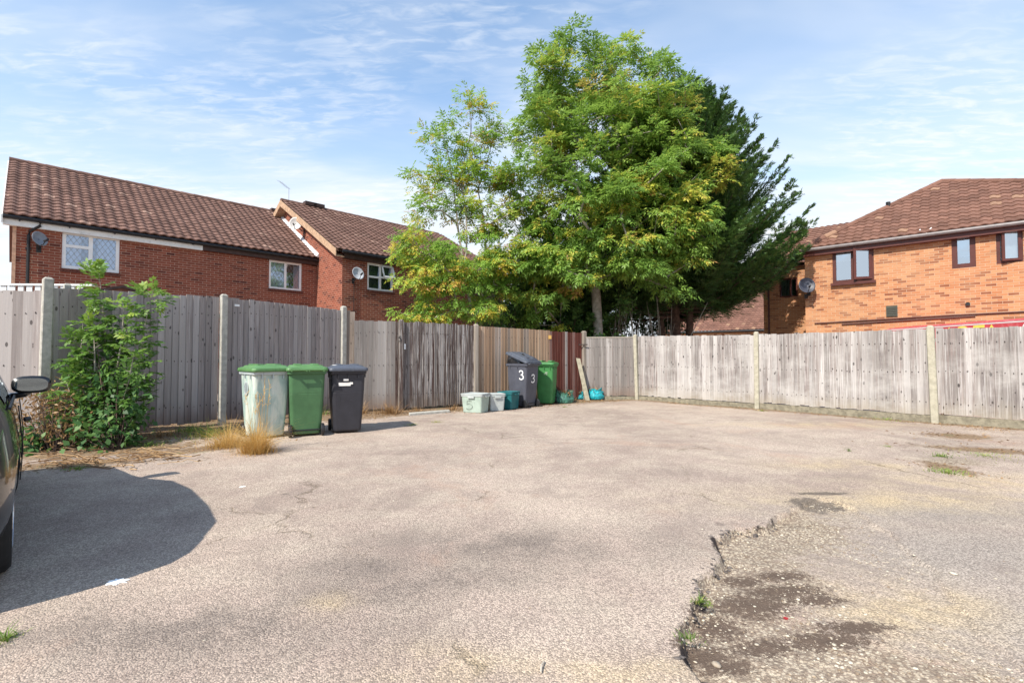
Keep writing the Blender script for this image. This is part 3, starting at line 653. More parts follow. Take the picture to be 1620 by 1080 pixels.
# main hipped roof: hip end to the left
best = None
for D_ in np.arange(2.5, 8, .05):
    s_, z_ = fr_.hit(1490, 290, D_)
    e_ = abs(s_ - D_)
    if best is None or e_ < best[0]: best = (e_, D_, z_, s_)
_, DR, RR, sH = best; print('HIP', best)
vec = np.array([*(fr_.n[:2] * DR), RR - EZ]); vlr = np.linalg.norm(vec); vdr = vec / vlr; ndr = np.cross(fr_.d, vdr)
rf = MB(); roof_slope(rf, fr_.pt(0, -.02, EZ + .07), fr_.d, vdr, ndr, -.1, LR, vlr, left=lambda v: v / vlr * sH - .05, right=lambda v: LR - v / vlr * (LR - sH))
nn = -fr_.d; vec2 = np.array([*(fr_.d[:2] * sH), RR - EZ]); vl2 = np.linalg.norm(vec2); vd2 = vec2 / vl2
roof_slope(rf, fr_.pt(-.02, 0, EZ + .07), fr_.n, vd2, np.cross(vd2, fr_.n), -.1, 2 * DR, vl2, left=lambda v: v / vl2 * DR - .05, right=lambda v: 2 * DR - v / vl2 * DR)
rf.build('roof', M['tile_red'], hR)
rb = MB(); rb.face([fr_.pt(0, 0, EZ), fr_.pt(LR, 0, EZ), fr_.pt(sH, DR, RR)]); rb.face([fr_.pt(0, 0, EZ), fr_.pt(sH, DR, RR), fr_.pt(0, 2 * DR, EZ)]); rb.face([fr_.pt(0, 2 * DR, EZ), fr_.pt(sH, DR, RR), fr_.pt(LR, 2 * DR, EZ)]); rb.face([fr_.pt(LR, 0, EZ), fr_.pt(LR, 2 * DR, EZ), fr_.pt(sH, DR, RR)])
rb.build('roof_underlay', M['tile_red'], hR)
rg = MB(); ridge(rg, fr_.pt(0, 0, EZ + .1), fr_.pt(sH, DR, RR + .05), .11); ridge(rg, fr_.pt(LR, 0, EZ + .1), fr_.pt(sH, DR, RR + .05), .11); rg.build('ridge_tiles', M['tile_red'], hR)
fc = MB(); fc.fbox(fr_, 0, LR, .06, .085, EZ - .20, EZ + .0); fc.fbox(fr_, 0, LR, .085, TR, EZ - .2, EZ - .18); fc.build('fascia', M['brown_upvc'], hR)
gt = MB(); gt.tube([fr_.pt(-.05, -.01, EZ + .01), fr_.pt(LR, -.01, EZ - .01)], .062, 8); gt.build('gutter', M['gutter_grey'], hR)
def split(Wn, k): return Wn[0] + (Wn[1] - Wn[0]) * k
mm = split(RW1, .50)
window(hR, fr_, *RW1, TR, M['brown_upvc'], M['glass_right'], [mm], [], curtain=[(RW1[0] + .05, mm, RW1[2] + .75, RW1[3], 0)], curtain_m='blind', sill_m=M['brown_upvc'], fw=.10, opened=(mm, RW1[1] - .06, .42, 'R'), sill_out=.12)
window(hR, fr_, *RW2, TR, M['brown_upvc'], M['glass_right'], [], [], curtain=[(RW2[0] + .05, RW2[1] - .05, RW2[2] + .35, RW2[3], 0)], curtain_m='blind', fw=.13)
window(hR, fr_, *RW3, TR, M['brown_upvc'], M['glass_right'], [], [], curtain=[(RW3[0] + .05, RW3[1] - .05, RW3[2], RW3[3], 0)], curtain_m='blind', fw=.08, opened=(RW3[0] + .09, RW3[1] - .04, .30, 'R'))
vv = MB(); vv.fbox(fr_, VT[0], VT[1], TR - .03, TR + .02, VT[2], VT[3])
for k in range(5): vv.fbox(fr_, VT[0] + .02, VT[1] - .02, TR - .045, TR - .028, VT[2] + .03 + k * .06, VT[2] + .06 + k * .06)
vv.build('wall_vent', plain('dark grey vent', (.06, .065, .05), .6), hR)
pa, pb, pc = fr_.hit(1289, 511.5, TR), fr_.hit(1500, 499, TR), fr_.hit(1640, 492, TR)
pp = MB(); pp.tube([fr_.pt(pa[0], TR - .03, pa[1]), fr_.pt(pb[0], TR - .03, pb[1]), fr_.pt(pc[0], TR - .03, pc[1])], .022, 6); pp.tube([fr_.pt(pa[0] + .8, TR - .03, pa[1] - .07), fr_.pt(pb[0] + .6, TR - .03, pb[1] - .05)], .022, 6); pp.build('cable_conduit', M['brown_upvc'], hR)
sp = fr_.hit(1531, 481, TR); ov = MB(); ov.tube([fr_.pt(sp[0], TR + .01, sp[1]), fr_.pt(sp[0], TR - .06, sp[1])], .055, 12); ov.build('overflow_cap', M['gutter_black'], hR)
sp = fr_.hit(1276, 470, TR); ov = MB(); ov.fbox(fr_, sp[0] - .05, sp[0] + .05, TR - .09, TR, sp[1] - .04, sp[1] + .1); ov.tube([fr_.pt(sp[0], TR - .09, sp[1]), fr_.pt(sp[0], TR - .15, sp[1] - .03)], .05, 10); ov.build('security_lamp', M['gutter_black'], hR)
sp = fr_.hit(1470, 369, TR); br = MB(); br.tube([fr_.pt(sp[0] - .09, TR - .3, sp[1] - .09), fr_.pt(sp[0] + .06, TR - .12, sp[1] + .14)], .016, 6); br.tube([fr_.pt(sp[0] - .22, TR - .2, sp[1] + .1), fr_.pt(sp[0] - .19, TR - .2, sp[1] + .1)], .025, 6); br.build('bracket', M['white'], hR)
# recessed wing as part of the same building
sW0 = fr_.hit(1208, 480, RC)[0]
RW4 = rect(fr_, (1233, 455), (1262, 455), (1247, 440), (1247, 470), RC)
wb = MB(); wall_holes(wb, fr_, sW0, 0, -.2, EZ - .02, [RW4], RC)
wb.face([fr_.pt(sW0, RC, -.2), fr_.pt(sW0, RC + 6, -.2), fr_.pt(sW0, RC + 6, EZ), fr_.pt(sW0, RC, EZ)], [(0, 0), (6, 0), (6, EZ), (0, EZ)]); tag(wb.build('wall', M['brick_orange'], hR), 'recessed wall behind the cypress')
DW = 4.0; zW = EZ + DW * (RR - EZ) / DR * .82; vec = np.array([*(fr_.n[:2] * DW), zW - EZ]); vlw = np.linalg.norm(vec); vdw = vec / vlw
rf = MB(); roof_slope(rf, fr_.pt(0, RC - .27, EZ + .07), fr_.d, vdw, np.cross(fr_.d, vdw), sW0 - .2, 3.5, vlw); tag(rf.build('roof', M['tile_red'], hR), 'lower tiled roof of the recessed wing')
rb = MB(); rb.face([fr_.pt(sW0 - .2, RC + 2 * DW, EZ), fr_.pt(3.5, RC + 2 * DW, EZ), fr_.pt(3.5, RC - .25 + DW, zW), fr_.pt(sW0 - .2, RC - .25 + DW, zW)]); rb.face([fr_.pt(sW0, RC, EZ), fr_.pt(0, RC, EZ), fr_.pt(0, RC - .25 + DW, zW), fr_.pt(sW0, RC - .25 + DW, zW)]); rb.build('roof_underlay', M['tile_red'], hR)
mm = split(RW4, .62); window(hR, fr_, *RW4, RC, M['brown_upvc'], M['glass'], [mm], [], curtain=[(RW4[0] + .04, mm, RW4[2], RW4[3], 0)], curtain_m='curtain_grey', fw=.06)
dp = MB(); s_ = fr_.hit(1217, 500, RC)[0]; dp.tube([fr_.pt(s_, RC - .05, 0), fr_.pt(s_, RC - .05, EZ)], .036, 8); dp.tube([fr_.pt(-.05, RC - .4, 0), fr_.pt(-.05, RC - .4, EZ)], .045, 8); dp.build('downpipe', M['brown_upvc'], hR)
vn = MB(); s_, z_ = fr_.hit(1405, 322, DR * .6); vn.tube([fr_.pt(s_, DR * .6, z_ - .6), fr_.pt(s_, DR * .6, z_ + .05)], .07, 8); vn.build('soil_vent', M['gutter_black'], hR)

# --- low tiled building beyond the right fence
fw_ = Frame(atY(1150, 525, 31)[:2], fr_.d[:2]); zE = atY(1150, 524, 31)[2]
hL = thing('low_house', fw_.pt(0, 0, 0), 'low red tiled roof just above the right fence, left of the orange brick building', 'outbuilding')
s0_, s1_ = fw_.hit(1060, 525)[0] - 1.0, fw_.hit(1209, 525)[0]
wb = MB(); wall_holes(wb, fw_, s0_, s1_, -.2, zE - .02, [], .2); wb.build('wall', M['brick_orange'], hL)
DL = 6.0; zL = zE + 4.0; vec = np.array([*(fw_.n[:2] * DL), zL - zE]); vll = np.linalg.norm(vec); vdl = vec / vll
rf = MB(); roof_slope(rf, fw_.pt(0, -.02, zE + .07), fw_.d, vdl, np.cross(fw_.d, vdl), s0_, s1_, vll, row=.275, per=.24, amp=.024, du=.04); rf.build('roof', M['tile_red'], hL)
rb = MB(); rb.face([fw_.pt(s0_, 2 * DL, zE), fw_.pt(s1_, 2 * DL, zE), fw_.pt(s1_, DL, zL), fw_.pt(s0_, DL, zL)]); rb.build('roof_underlay', M['tile_red'], hL)
gt = MB(); gt.tube([fw_.pt(s0_, -.05, zE), fw_.pt(s1_, -.05, zE)], .06, 8); gt.build('gutter', M['gutter_black'], hL)

# ------------------------------------------------------------------ satellite dishes
def dish(px, py, fr, t, size, label, aim, mast=None, mat=(.22, .24, .27)):
    s_, z_ = fr.hit(px, py, t - .35); c = fr.pt(s_, t - .35, z_)
    th = thing('satellite_dish', fr.pt(s_, t, z_ - .2), label, 'satellite dish', 'satellite dishes on the walls')
    a = np.array(aim, float); a /= np.linalg.norm(a); b = np.cross(a, (0, 0, 1.0)); b /= np.linalg.norm(b); e = np.cross(b, a)
    rings = []
    for i in range(7):
        r = size * i / 6; rings.append([c + a * (.28 * r * r / size - .02) + b * r * math.cos(k * math.pi / 12) * .92 + e * r * math.sin(k * math.pi / 12) for k in range(24)])
    m = MB(); m.loft(rings, cap0=False, cap1=False); d = m.build('reflector', plain('dish grey', mat, .45, .12, 8), th, smooth=True)
    q = d.modifiers.new('s', 'SOLIDIFY'); q.thickness = .008
    f = c + a * size * 1.05 - e * size * .55
    m = MB(); m.tube([c - e * size * .9, c - e * size * .95 + a * .1, f], .011, 6); m.tube([f - a * .05, f + a * .07], .032, 10); m.build('feed_arm', M['gutter_black'], th)
    m = MB(); m.tube([c - a * .02, c - a * .12 - np.array([0, 0, .05]), fr.pt(s_, t - .12, z_ - .22), fr.pt(s_, t, z_ - .22)], .02, 8); m.fbox(fr, s_ - .05, s_ + .05, t - .015, t, z_ - .32, z_ - .12); m.build('bracket', M['gutter_black'], th)
    if mast: m = MB(); m.tube([fr.pt(s_ + .03, t - .02, z_ - .2), fr.pt(s_ + .03, t - .02, mast)], .012, 6); m.build('cable', M['gutter_black'], th)
    return th
dish(62, 378, fa, TW, .20, 'grey satellite dish beside the black downpipe, left of the white lattice window', (.95, -.2, .25))
dish(566, 433, fb, .16, .24, 'grey satellite dish on the dark brick wall with a black cable hanging below it', (.75, -.75, .35), mast=1.9, mat=(.42, .44, .48))
# gable dish hangs from the sunlit side wall: a frame turned onto that wall
fgs = Frame(fb.pt(0, 0, 0)[:2], -fb.n[:2]); 
tS, zS = fb.hit_side(468, 354, 0)
dish(468, 354, fgs, 0, .26, 'pale satellite dish high up in the shaded point of the gable', (.15, -1, .15), mat=(.55, .53, .50))
dish(1276, 452, fr_, TR, .28, 'dark satellite dish at the left corner of the orange brick building', (-.25, -.95, .28), mat=(.045, .05, .07))

# thin aerial on the ridge
p = fb.pt(-.1, DB, RB); ae = thing('television_aerial', p, 'thin television aerial on the ridge above the gable', 'aerial')
m = MB(); q0 = np.array(p) + np.array([.0, .3, 0]); m.tube([q0, q0 + np.array([0, 0, .75])], .007, 6); m.build('mast', M['gutter_grey'], ae)
m = MB(); dr = np.array([-.75, .3, .62]) * .9; m.tube([q0 + np.array([0, 0, .7]), q0 + np.array([0, 0, .7]) + dr * .8], .004, 5)
for k in range(9):
    c = q0 + np.array([0, 0, .7]) + dr * (.06 + k * .088); m.tube([c + np.array([.1, .25, 0]) * .6, c - np.array([.1, .25, 0]) * .6], .003, 4)
m.build('boom', M['gutter_grey'], ae)

# ================================================================== FENCES
def boards(parent, a, b, za, zb, mats, wd=.105, z0=.06, jit=.01, name='panel', pick=None, seed=1, nails=True, lean=.004, thick=.024, ragged=.03, label=None):
    """one bay of overlapping upright feather-edge boards"""
    r = random.Random(seed); fr = Frame(a, b - a); L = np.linalg.norm(b - a); n = max(1, round(L / wd)); wd = L / n; m = MB()
    for i in range(n):
        s = i * wd; zt = za + (zb - za) * (s / L) + r.uniform(-jit, jit); zb_ = z0 + r.uniform(-.006, .008) + ragged * r.random() ** 2; tint = r.random(); mi = pick(i, n, r) if pick else 0
        sh = r.uniform(-lean, lean); e = .012; bow = r.uniform(-.003, .003)
        P = []
        for k, z in enumerate((zb_, zt)):
            q = sh * (1 if k else -1)
            P += [fr.pt(s - e + q, -thick - bow, z), fr.pt(s + wd + q, -.006, z), fr.pt(s + wd + q, 0, z), fr.pt(s - e + q, -.004, z)]
        u0 = r.random() * 40; UV = [(u0, zb_ + u0), (u0 + wd, zb_ + u0), (u0 + wd, zb_ + u0), (u0, zb_ + u0), (u0, zt + u0), (u0 + wd, zt + u0), (u0 + wd, zt + u0), (u0, zt + u0)]
        m.hexa(P, tint, mi, UV)
        if nails:
            for zn in (.38, (za + z0) / 2, za - .28):
                c = fr.pt(s + .022 + r.uniform(-.006, .006), -thick - .0015, zn + r.uniform(-.018, .018)); rr = r.uniform(.005, .010)
                m.face([c + fr.d * rr * math.cos(k * 1.257) + np.array([0, 0, rr * math.sin(k * 1.257) * r.uniform(1, 2.4)]) for k in range(5)], None, .5, len(mats) - 1)
    return tag(m.build(name, mats, parent), label)
def rails(parent, a, b, z, mat):
    fr = Frame(a, b - a); L = np.linalg.norm(b - a)
    for q in z: m = MB(); m.fbox(fr, 0, L, .004, .06, q - .035, q + .035, .3); m.build('rail', mat, parent)
def post(parent, p, h, mat, w_=.11, d=None, lean=(0, 0), name='post', off=-.03, label=None):
    d = np.array(d if d is not None else (1, 0), float); d /= np.linalg.norm(d); fr = Frame(p, d); m = MB(); q = w_ / 2; r0 = np.array([lean[0], lean[1], 0])
    rings = []
    for z, k in ((0 - .1, 1), (h * .5, 1), (h - .03, .97), (h, .55)):
        rings.append([fr.pt(x * q * k, y * q * k + off, z) + r0 * (z / h) for x, y in ((-.8, -1), (.8, -1), (1, -.8), (1, .8), (.8, 1), (-.8, 1), (-1, .8), (-1, -.8))])
    m.loft(rings, random.random()); return tag(m.build(name, mat, parent), label)
nail = M['nail']
# tall grey fence, left
L0, L1, L2, L3 = FEN_L
fL = thing('board_fence', (L1[0], L1[1], 0), 'tall grey board fence with square concrete posts behind the three wheelie bins and the sapling', 'fence')
WL = [M['wood_left'], M['wood_grey'], nail]
boards(fL, L0, L1, 2.20, 2.27, WL, wd=.135, seed=3, z0=.08)
boards(fL, L1 + .06 * (L2 - L1) / 2.5, L2 - .03 * (L2 - L1), 2.33, 2.40, WL, wd=.105, seed=4, z0=.07)
boards(fL, L2 + .03 * (L3 - L2), L3 - .02 * (L3 - L2), 2.40, 2.34, WL, wd=.10, seed=5, z0=.05)
L4 = L3 + np.array([.245, .10])
boards(fL, L3 + np.array([.05, .03]), L4, 2.33, 2.30, [M['wood_newgrey'], nail], wd=.085, seed=6, z0=.05)
for a, b in ((L0, L1), (L1, L2), (L2, L3)): rails(fL, a, b, (.4, 1.2, 2.05), M['wood_grey'])
post(fL, L1, 2.47, M['concrete'], .125, L2 - L1, (.02, 0)); post(fL, L1 + np.array([.13, .22]), 2.42, M['concrete'], .09, L2 - L1, off=.08)
post(fL, L2, 2.46, M['concrete'], .115, L3 - L2); post(fL, L3, 2.43, M['concrete'], .115, L3 - L2)
m = MB(); fr = Frame(L2, L3 - L2); s_, z_ = fr.hit(375, 483, -.02); m.fbox(fr, s_ - .045, s_ + .045, -.024, -.019, z_ - .02, z_ + .02); m.build('sticker', M['white'], fL)
# middle fence: grey, peeling, honey brown, red brown
M0, M1, M2, M3, M4 = FEN_M
fM = thing('board_fence', (M1[0], M1[1], 0), 'weathered fence of peeling dark and grey boards right of the tall grey fence', 'fence')
boards(fM, M0, M1, 2.11, 2.10, [M['wood_grey'], M['wood_mid'], nail], wd=.105, seed=8, jit=.014, pick=lambda i, n, r: 1 if i == n - 1 else 0, z0=.04, name='panel', label='plain grey boards')
boards(fM, M1, M2, 2.10, 2.08, [M['wood_mid'], M['wood_grey'], nail], wd=.062, seed=9, jit=.02, pick=lambda i, n, r: 1 if r.random() < .10 else 0, lean=.006, z0=.04, label='peeling dark brown boards')
rails(fM, M0, M1, (.4, 1.7), M['wood_grey']); rails(fM, M1, M2, (.4, 1.7), M['wood_grey'])
post(fM, M1, 2.15, M['wood_mid'], .10, M2 - M1); post(fM, M2, 2.11, M['post_wood'], .115, M2 - M1)
fN = thing('board_fence', (M3[0], M3[1], 0), 'honey brown and red brown board fence behind the bin painted with a 3', 'fence')
boards(fN, M2 + .08 * (M3 - M2) / 2.4, M3, 2.06, 2.01, [M['wood_new'], M['wood_newgrey'], nail], wd=.10, seed=10, jit=.006, pick=lambda i, n, r: 1 if i in (5, 6, 9, 14, 15) else 0, z0=.04, label='honey brown boards')
boards(fN, M3, M4, 1.99, 1.97, [M['wood_red'], M['wood_grey'], nail], wd=.095, seed=11, jit=.01, pick=lambda i, n, r: 1 if i == int(n * .52) else 0, z0=.04, label='red brown stained boards')
rails(fN, M2, M3, (.4, 1.7), M['wood_new']); rails(fN, M3, M4, (.4, 1.7), M['wood_red'])
post(fN, M4 + np.array([.03, 0]), 2.03, M['post_wood'], .13, M4 - M3, off=-.02)
frn = Frame(M2, M3 - M2); s_, z_ = frn.hit(870.5, 533, -.03); m = MB(); m.fbox(frn, s_ - .05, s_ + .04, -.032, -.019, z_ - .055, z_ + .05); m.build('plaque', plain('yellow plaque', (.75, .45, .13), .5, .1), fN)
# right pale fence
fR = thing('board_fence', (FEN_R[1][0], FEN_R[1][1], 0), 'long pale bleached board fence with slim concrete posts, right side of the yard', 'fence')
TR_ = (1.83, 1.87, 1.82, 1.83, 1.80, 1.8)
WR = [M['wood_right'], M['wood_grey'], nail]
for i in range(5):
    a, b = FEN_R[i], FEN_R[i + 1]; u = (b - a) / np.linalg.norm(b - a)
    boards(fR, a + u * .05, b - u * .05, TR_[i] - .01, TR_[i + 1] - .02, WR if i else [M['wood_grey'], M['wood_right'], nail], wd=.10 if i else .085, seed=20 + i, z0=.10 + .02 * i, jit=.013, pick=(lambda i, n, r: 1 if r.random() < .08 else 0) if not i else None, thick=.026)
    rails(fR, a, b, (.4, 1.0, 1.6), M['wood_right'])
    m = MB(); m.fbox(Frame(a, b - a), .05, np.linalg.norm(b - a) - .05, -.012, .03, -.1, .094 + .02 * i); m.build('gravel_board', M['concrete_dirty'], fR)
post(fR, FEN_R[1], 1.91, M['concrete_pale'], .10, FEN_R[2] - FEN_R[1], (-.05, 0)); post(fR, FEN_R[2], 1.88, M['concrete_pale'], .105, FEN_R[2] - FEN_R[1]); post(fR, FEN_R[3], 1.88, M['concrete_pale'], .12, FEN_R[3] - FEN_R[2], (-.05, 0)); post(fR, FEN_R[4], 1.86, M['concrete_pale'], .11, FEN_R[4] - FEN_R[3])
cp = MB(); fr = Frame(FEN_R[0], FEN_R[1] - FEN_R[0]); cp.fbox(fr, 0, 1.45, -.03, .02, 1.815, 1.85); cp.build('capping_rail', M['post_wood'], fR)
ht = MB(); fr = Frame(M4, (1, -.05)); s_, z_ = fr.hit(922, 545, -.12); ht.fbox(fr, s_ - .12, s_ + .14, -.14, -.12, z_ - .015, z_ + .015); ht.build('hinge_strap', M['nail'], fR)
# white paling fence seen over the left end
fP = thing('paling_fence', (-10.5, 8.7, 0), 'white paling fence showing over the left end of the tall grey fence', 'fence')
fr = Frame(np.array([-11.2, 8.6]), np.array([1, .06])); m = MB(); zt = fr.hit(30, 450)[1]
for k in range(24): m.fbox(fr, k * .145, k * .145 + .092, -.02, 0, .3, zt - .02, .5)
m.build('palings', M['white'], fP)
m = MB(); m.fbox(fr, -.1, 3.6, -.045, .03, zt - .02, zt + .012); m.build('capping', M['white'], fP); m = MB(); m.fbox(fr, -.1, 3.6, .0, .05, .6, .7); m.build('rail', M['white'], fP)
# brown shed gable just over the tall fence
fs = Frame(atY(167, 458, 9.6)[:2], (.705, .709)); shd = thing('garden_shed', fs.pt(0.5, 1, 0), 'brown garden shed whose low gable just shows over the tall grey fence', 'shed')
c0, zc = fs.hit(195, 451); m = MB(); w2 = .75
for a, b in ((-w2, 0), (0, w2)):
    za, zb = (zc - .22, zc) if a < 0 else (zc, zc - .22)
    m.hexa([fs.pt(c0 + a, 0, za - .05), fs.pt(c0 + b, 0, zb - .05), fs.pt(c0 + b, 1.8, zb - .05), fs.pt(c0 + a, 1.8, za - .05), fs.pt(c0 + a, 0, za), fs.pt(c0 + b, 0, zb), fs.pt(c0 + b, 1.8, zb), fs.pt(c0 + a, 1.8, za)])
m.build('roof', M['fascia_brown'], shd)
m = MB(); m.face([fs.pt(c0 - .68, .04, 0), fs.pt(c0 + .68, .04, 0), fs.pt(c0 + .68, .04, zc - .25), fs.pt(c0, .04, zc - .05), fs.pt(c0 - .68, .04, zc - .25)]); m.fbox(fs, c0 - .68, c0 + .68, .05, 1.7, 0, zc - .26); m.build('wall', plain('shed boards', (.22, .08, .05), .8, .2), shd)

# ================================================================== STROKED LETTERING
GL = {'3': [(.12, .80), (.22, .96), (.5, 1), (.78, .92), (.85, .75), (.75, .58), (.45, .53), (.78, .48), (.95, .30), (.85, .10), (.55, 0), (.22, .04), (.08, .15)],
      '5': [(.85, 1), (.25, .97), (.18, .58), (.5, .66), (.82, .54), (.92, .30), (.75, .08), (.4, 0), (.08, .12)],
      'A': [[(0, 0), (.5, 1), (1, 0)], [(.2, .38), (.8, .38)]], 'D': [(.1, 0), (.1, 1), (.55, 1), (.92, .75), (.95, .5), (.92, .25), (.55, 0), (.1, 0)],
      'E': [[(.9, 1), (.1, 1), (.1, 0), (.9, 0)], [(.1, .52), (.75, .52)]], 'S': [(.9, .85), (.6, 1), (.25, .95), (.12, .75), (.3, .55), (.7, .45), (.9, .25), (.7, .04), (.35, 0), (.08, .15)]}
def glyph(mb, ch, o, r, u, wdt, hgt, st):
    n = np.cross(r, u); n = n / np.linalg.norm(n); S_ = GL[ch]; S_ = S_ if isinstance(S_[0], list) else [S_]
    for P in S_:
        Q = []
        for i in range(len(P) - 1):
            for k in range(3):
                f = k / 3; Q.append((P[i][0] * (1 - f) + P[i + 1][0] * f, P[i][1] * (1 - f) + P[i + 1][1] * f))
        Q.append(P[-1]); W = [o + r * (x * wdt) + u * (y * hgt) for x, y in Q]; V = []
        for i, p in enumerate(W):
            t = W[min(i + 1, len(W) - 1)] - W[max(i - 1, 0)]; t = t / np.linalg.norm(t); b = np.cross(n, t); V += [p + b * st / 2, p - b * st / 2, p - b * st / 2 + n * .0015, p + b * st / 2 + n * .0015]
        F_ = []
        for i in range(len(W) - 1):
            a = 4 * i; b = a + 4; F_ += [(a + 3, a + 2, b + 2, b + 3), (a, b, b + 1, a + 1)[::-1], (a, a + 3, b + 3, b), (a + 1, b + 1, b + 2, a + 2)]
        F_ += [(0, 1, 2, 3), tuple(4 * (len(W) - 1) + k for k in (3, 2, 1, 0))]
        mb.mesh(V, F_)
# house number painted on the mid post
frm = Frame(M1, M2 - M1); s_, z_ = frm.hit(631, 540, -.09); m = MB(); glyph(m, '5', frm.pt(s_ - .01, -.087, z_), frm.d, np.array([0, 0, 1.0]), .075, .12, .017); tag(m.build('number', M['gutter_black'], fM), 'black painted 5')
m = MB(); s_, z_ = frm.hit(640.5, 549, -.03); m.fbox(frm, s_ - .02, s_ + .02, -.032, -.019, z_ - .05, z_ + .08); m.build('paper_tag', M['white'], fM)

# ================================================================== WHEELIE BINS
def rrect(w_, d_, z, r=.05, n=4, y0=0.0):
    P = []
    for cx, cy, a0 in ((w_ / 2 - r, d_ / 2 - r, 0), (-w_ / 2 + r, d_ / 2 - r, 90), (-w_ / 2 + r, -d_ / 2 + r, 180), (w_ / 2 - r, -d_ / 2 + r, 270)):
        for k in range(n + 1):
            a = R_(a0 + 90 * k / n); P.append(np.array([cx + r * math.cos(a), cy + r * math.sin(a) + y0, z]))
    return P
def bin_plastic(name, col, fade=None, streaky=False):
    t = NT(name); o = t.coord(); n = t.noise(o, 5, 5, .6)
    k = t.mix(t.ramp(n, .3, .7), tuple(x * .88 for x in col), tuple(min(1, x * 1.12) for x in col))
    if streaky: k = t.mix(t.ramp(t.noise(t.coord('Object', (6, 6, .9)), 1.3, 5, .6, .5), .42, .62, 0, .8), k, fade)
    k = t.mix(t.math('MULTIPLY', t.ramp(t.noise(o, 17, 6, .75), .55, .75), .35), k, fade or tuple(x * .5 for x in col))
    k = t.mix(t.ramp(t.noise(t.coord('Object', (25, 25, 3)), 1, 4, .7), .60, .72, 0, .4), k, tuple(x * .45 for x in col))
    t.bump(t.noise(o, 160, 2), .12, .002); return t.out(k, .48, None, .4)
def wheelie(loc, rz, label, body, lid, w_=.56, d_=.68, h=1.0, open_=0.0, rim=None, group='wheelie bins against the fences', dome=True):
    th = thing('wheelie_bin', (loc[0], loc[1], 0.0), label, 'wheelie bin', group, rz)
    m = MB(); bw_, bd = w_ * .80, d_ * .72; R0 = []
    for z, a, b in ((.035, bw_ * .96, bd * .95), (.06, bw_, bd), (.30, bw_ + (w_ - bw_) * .28, bd + (d_ - bd) * .24), (.68, bw_ + (w_ - bw_) * .62, bd + (d_ - bd) * .60), (.684, bw_ + (w_ - bw_) * .60, bd + (d_ - bd) * .58), (.70, bw_ + (w_ - bw_) * .63, bd + (d_ - bd) * .61), (h - .09, w_ * .965, d_ * .92)):
        R0.append(rrect(a, b, z, .055, y0=(d_ - b) * -.02))
    m.loft(R0, cap1=True); m.build('body', body, th, local=True, smooth=False)
    m = MB(); m.loft([rrect(w_ * .96, d_ * .93, h - .10, .05), rrect(w_ * 1.04, d_ * 1.02, h - .085, .05), rrect(w_ * 1.05, d_ * 1.03, h - .03, .05), rrect(w_ * 1.0, d_ * .98, h - .028, .05)])
    for x in (-.16, 0, .16): m.box((x, -d_ * .5 + .005, h - .12), (.012, .03, .07))
    for y in (-.2, .05): 
        for x in (-1, 1): m.box((x * w_ * .495, y, h - .12), (.03, .012, .07))
    m.build('rim', rim or body, th, local=True)
    # lid, hinged at the back
    hy, hz = d_ * .56, h - .01; ca, sa = math.cos(open_), math.sin(open_)
    def T(p): y, z = p[1] - hy, p[2] - hz; return np.array([p[0], hy + y * ca + z * sa, hz - y * sa + z * ca])
    m = MB(); rg_ = [rrect(w_ * 1.10, d_ * 1.10, h - .045, .06, y0=-.01), rrect(w_ * 1.12, d_ * 1.12, h - .02, .06, y0=-.01), rrect(w_ * 1.10, d_ * 1.10, h + .012, .07, y0=-.01), rrect(w_ * .92, d_ * .92, h + .028, .08, y0=-.01)]
    rg_ += [rrect(w_ * .84, d_ * .84, h + (.050 if dome else .03), .09), rrect(w_ * .5, d_ * .55, h + (.062 if dome else .034), .09)]
    m.loft([[T(p) for p in r] for r in rg_])
    for x in (-.13, .13):
        c = T(np.array([x, 0.02, h + .058])); m.box(c, (.10, d_ * .62, .028), [[1, 0, 0], [0, ca, sa], [0, -sa, ca]])
    lo = m.build('lid', lid, th, local=True, bevel=.006)
    m = MB(); bz, by = h - .02, d_ * .60
    m.tube([(-w_ * .42, by, bz), (w_ * .42, by, bz)], .014, 8)
    for x in (-w_ * .42, -.02, .02, w_ * .42): m.box((x, by - .05, bz - .01), (.02, .12, .035))
    m.build('handle', rim or lid, th, local=True)
    m = MB(); wy, wr = bd * .5 + .01, .10; m.tube([(-w_ * .44, wy, wr), (w_ * .44, wy, wr)], .012, 8); m.box((0, wy - .06, .15), (w_ * .62, .03, .10)); m.build('axle', M['gutter_black'], th, local=True)
    for s in (-1, 1):
        m = MB(); x = s * w_ * .43; m.loft([[np.array([x + dx, wy + r * math.cos(k * math.pi / 10), wr + r * math.sin(k * math.pi / 10)]) for k in range(20)] for dx, r in ((-.026, .06), (-.026, .09), (-.015, wr), (.015, wr), (.026, .09), (.026, .06))])
        m.build('wheel', M['gutter_black'], th, local=True, smooth=False)
    return th
P_black = bin_plastic('black bin plastic', (.030, .030, .038), (.075, .075, .085)); P_grey = bin_plastic('charcoal bin plastic', (.075, .078, .098), (.15, .15, .17))
P_green = bin_plastic('green bin plastic', (.060, .145, .062), (.10, .25, .09)); P_lime = bin_plastic('lime green lid plastic', (.095, .215, .075), (.18, .32, .14))  # lid plastic is a lighter green than the body plastic
P_pale = bin_plastic('faded pale green bin plastic', (.34, .45, .41), (.66, .68, .60), True); P_palerim = bin_plastic('pale grey rim plastic', (.44, .49, .50), (.6, .63, .62))
P_green2 = bin_plastic('mid green bin plastic', (.045, .19, .055), (.10, .3, .1)); P_lidgrey = bin_plastic('slate lid plastic', (.075, .085, .11), (.3, .33, .36))
M['paper'] = plain('white sticker', (.78, .76, .72), .6, .1, 30, dirt=(.45, .3, .25), dirt_amt=.6)
b1 = wheelie((-3.98, 7.86), R_(46), 'faded pale green wheelie bin with a green lid, standing in dry grass', P_pale, P_lime, h=1.09, rim=P_palerim)
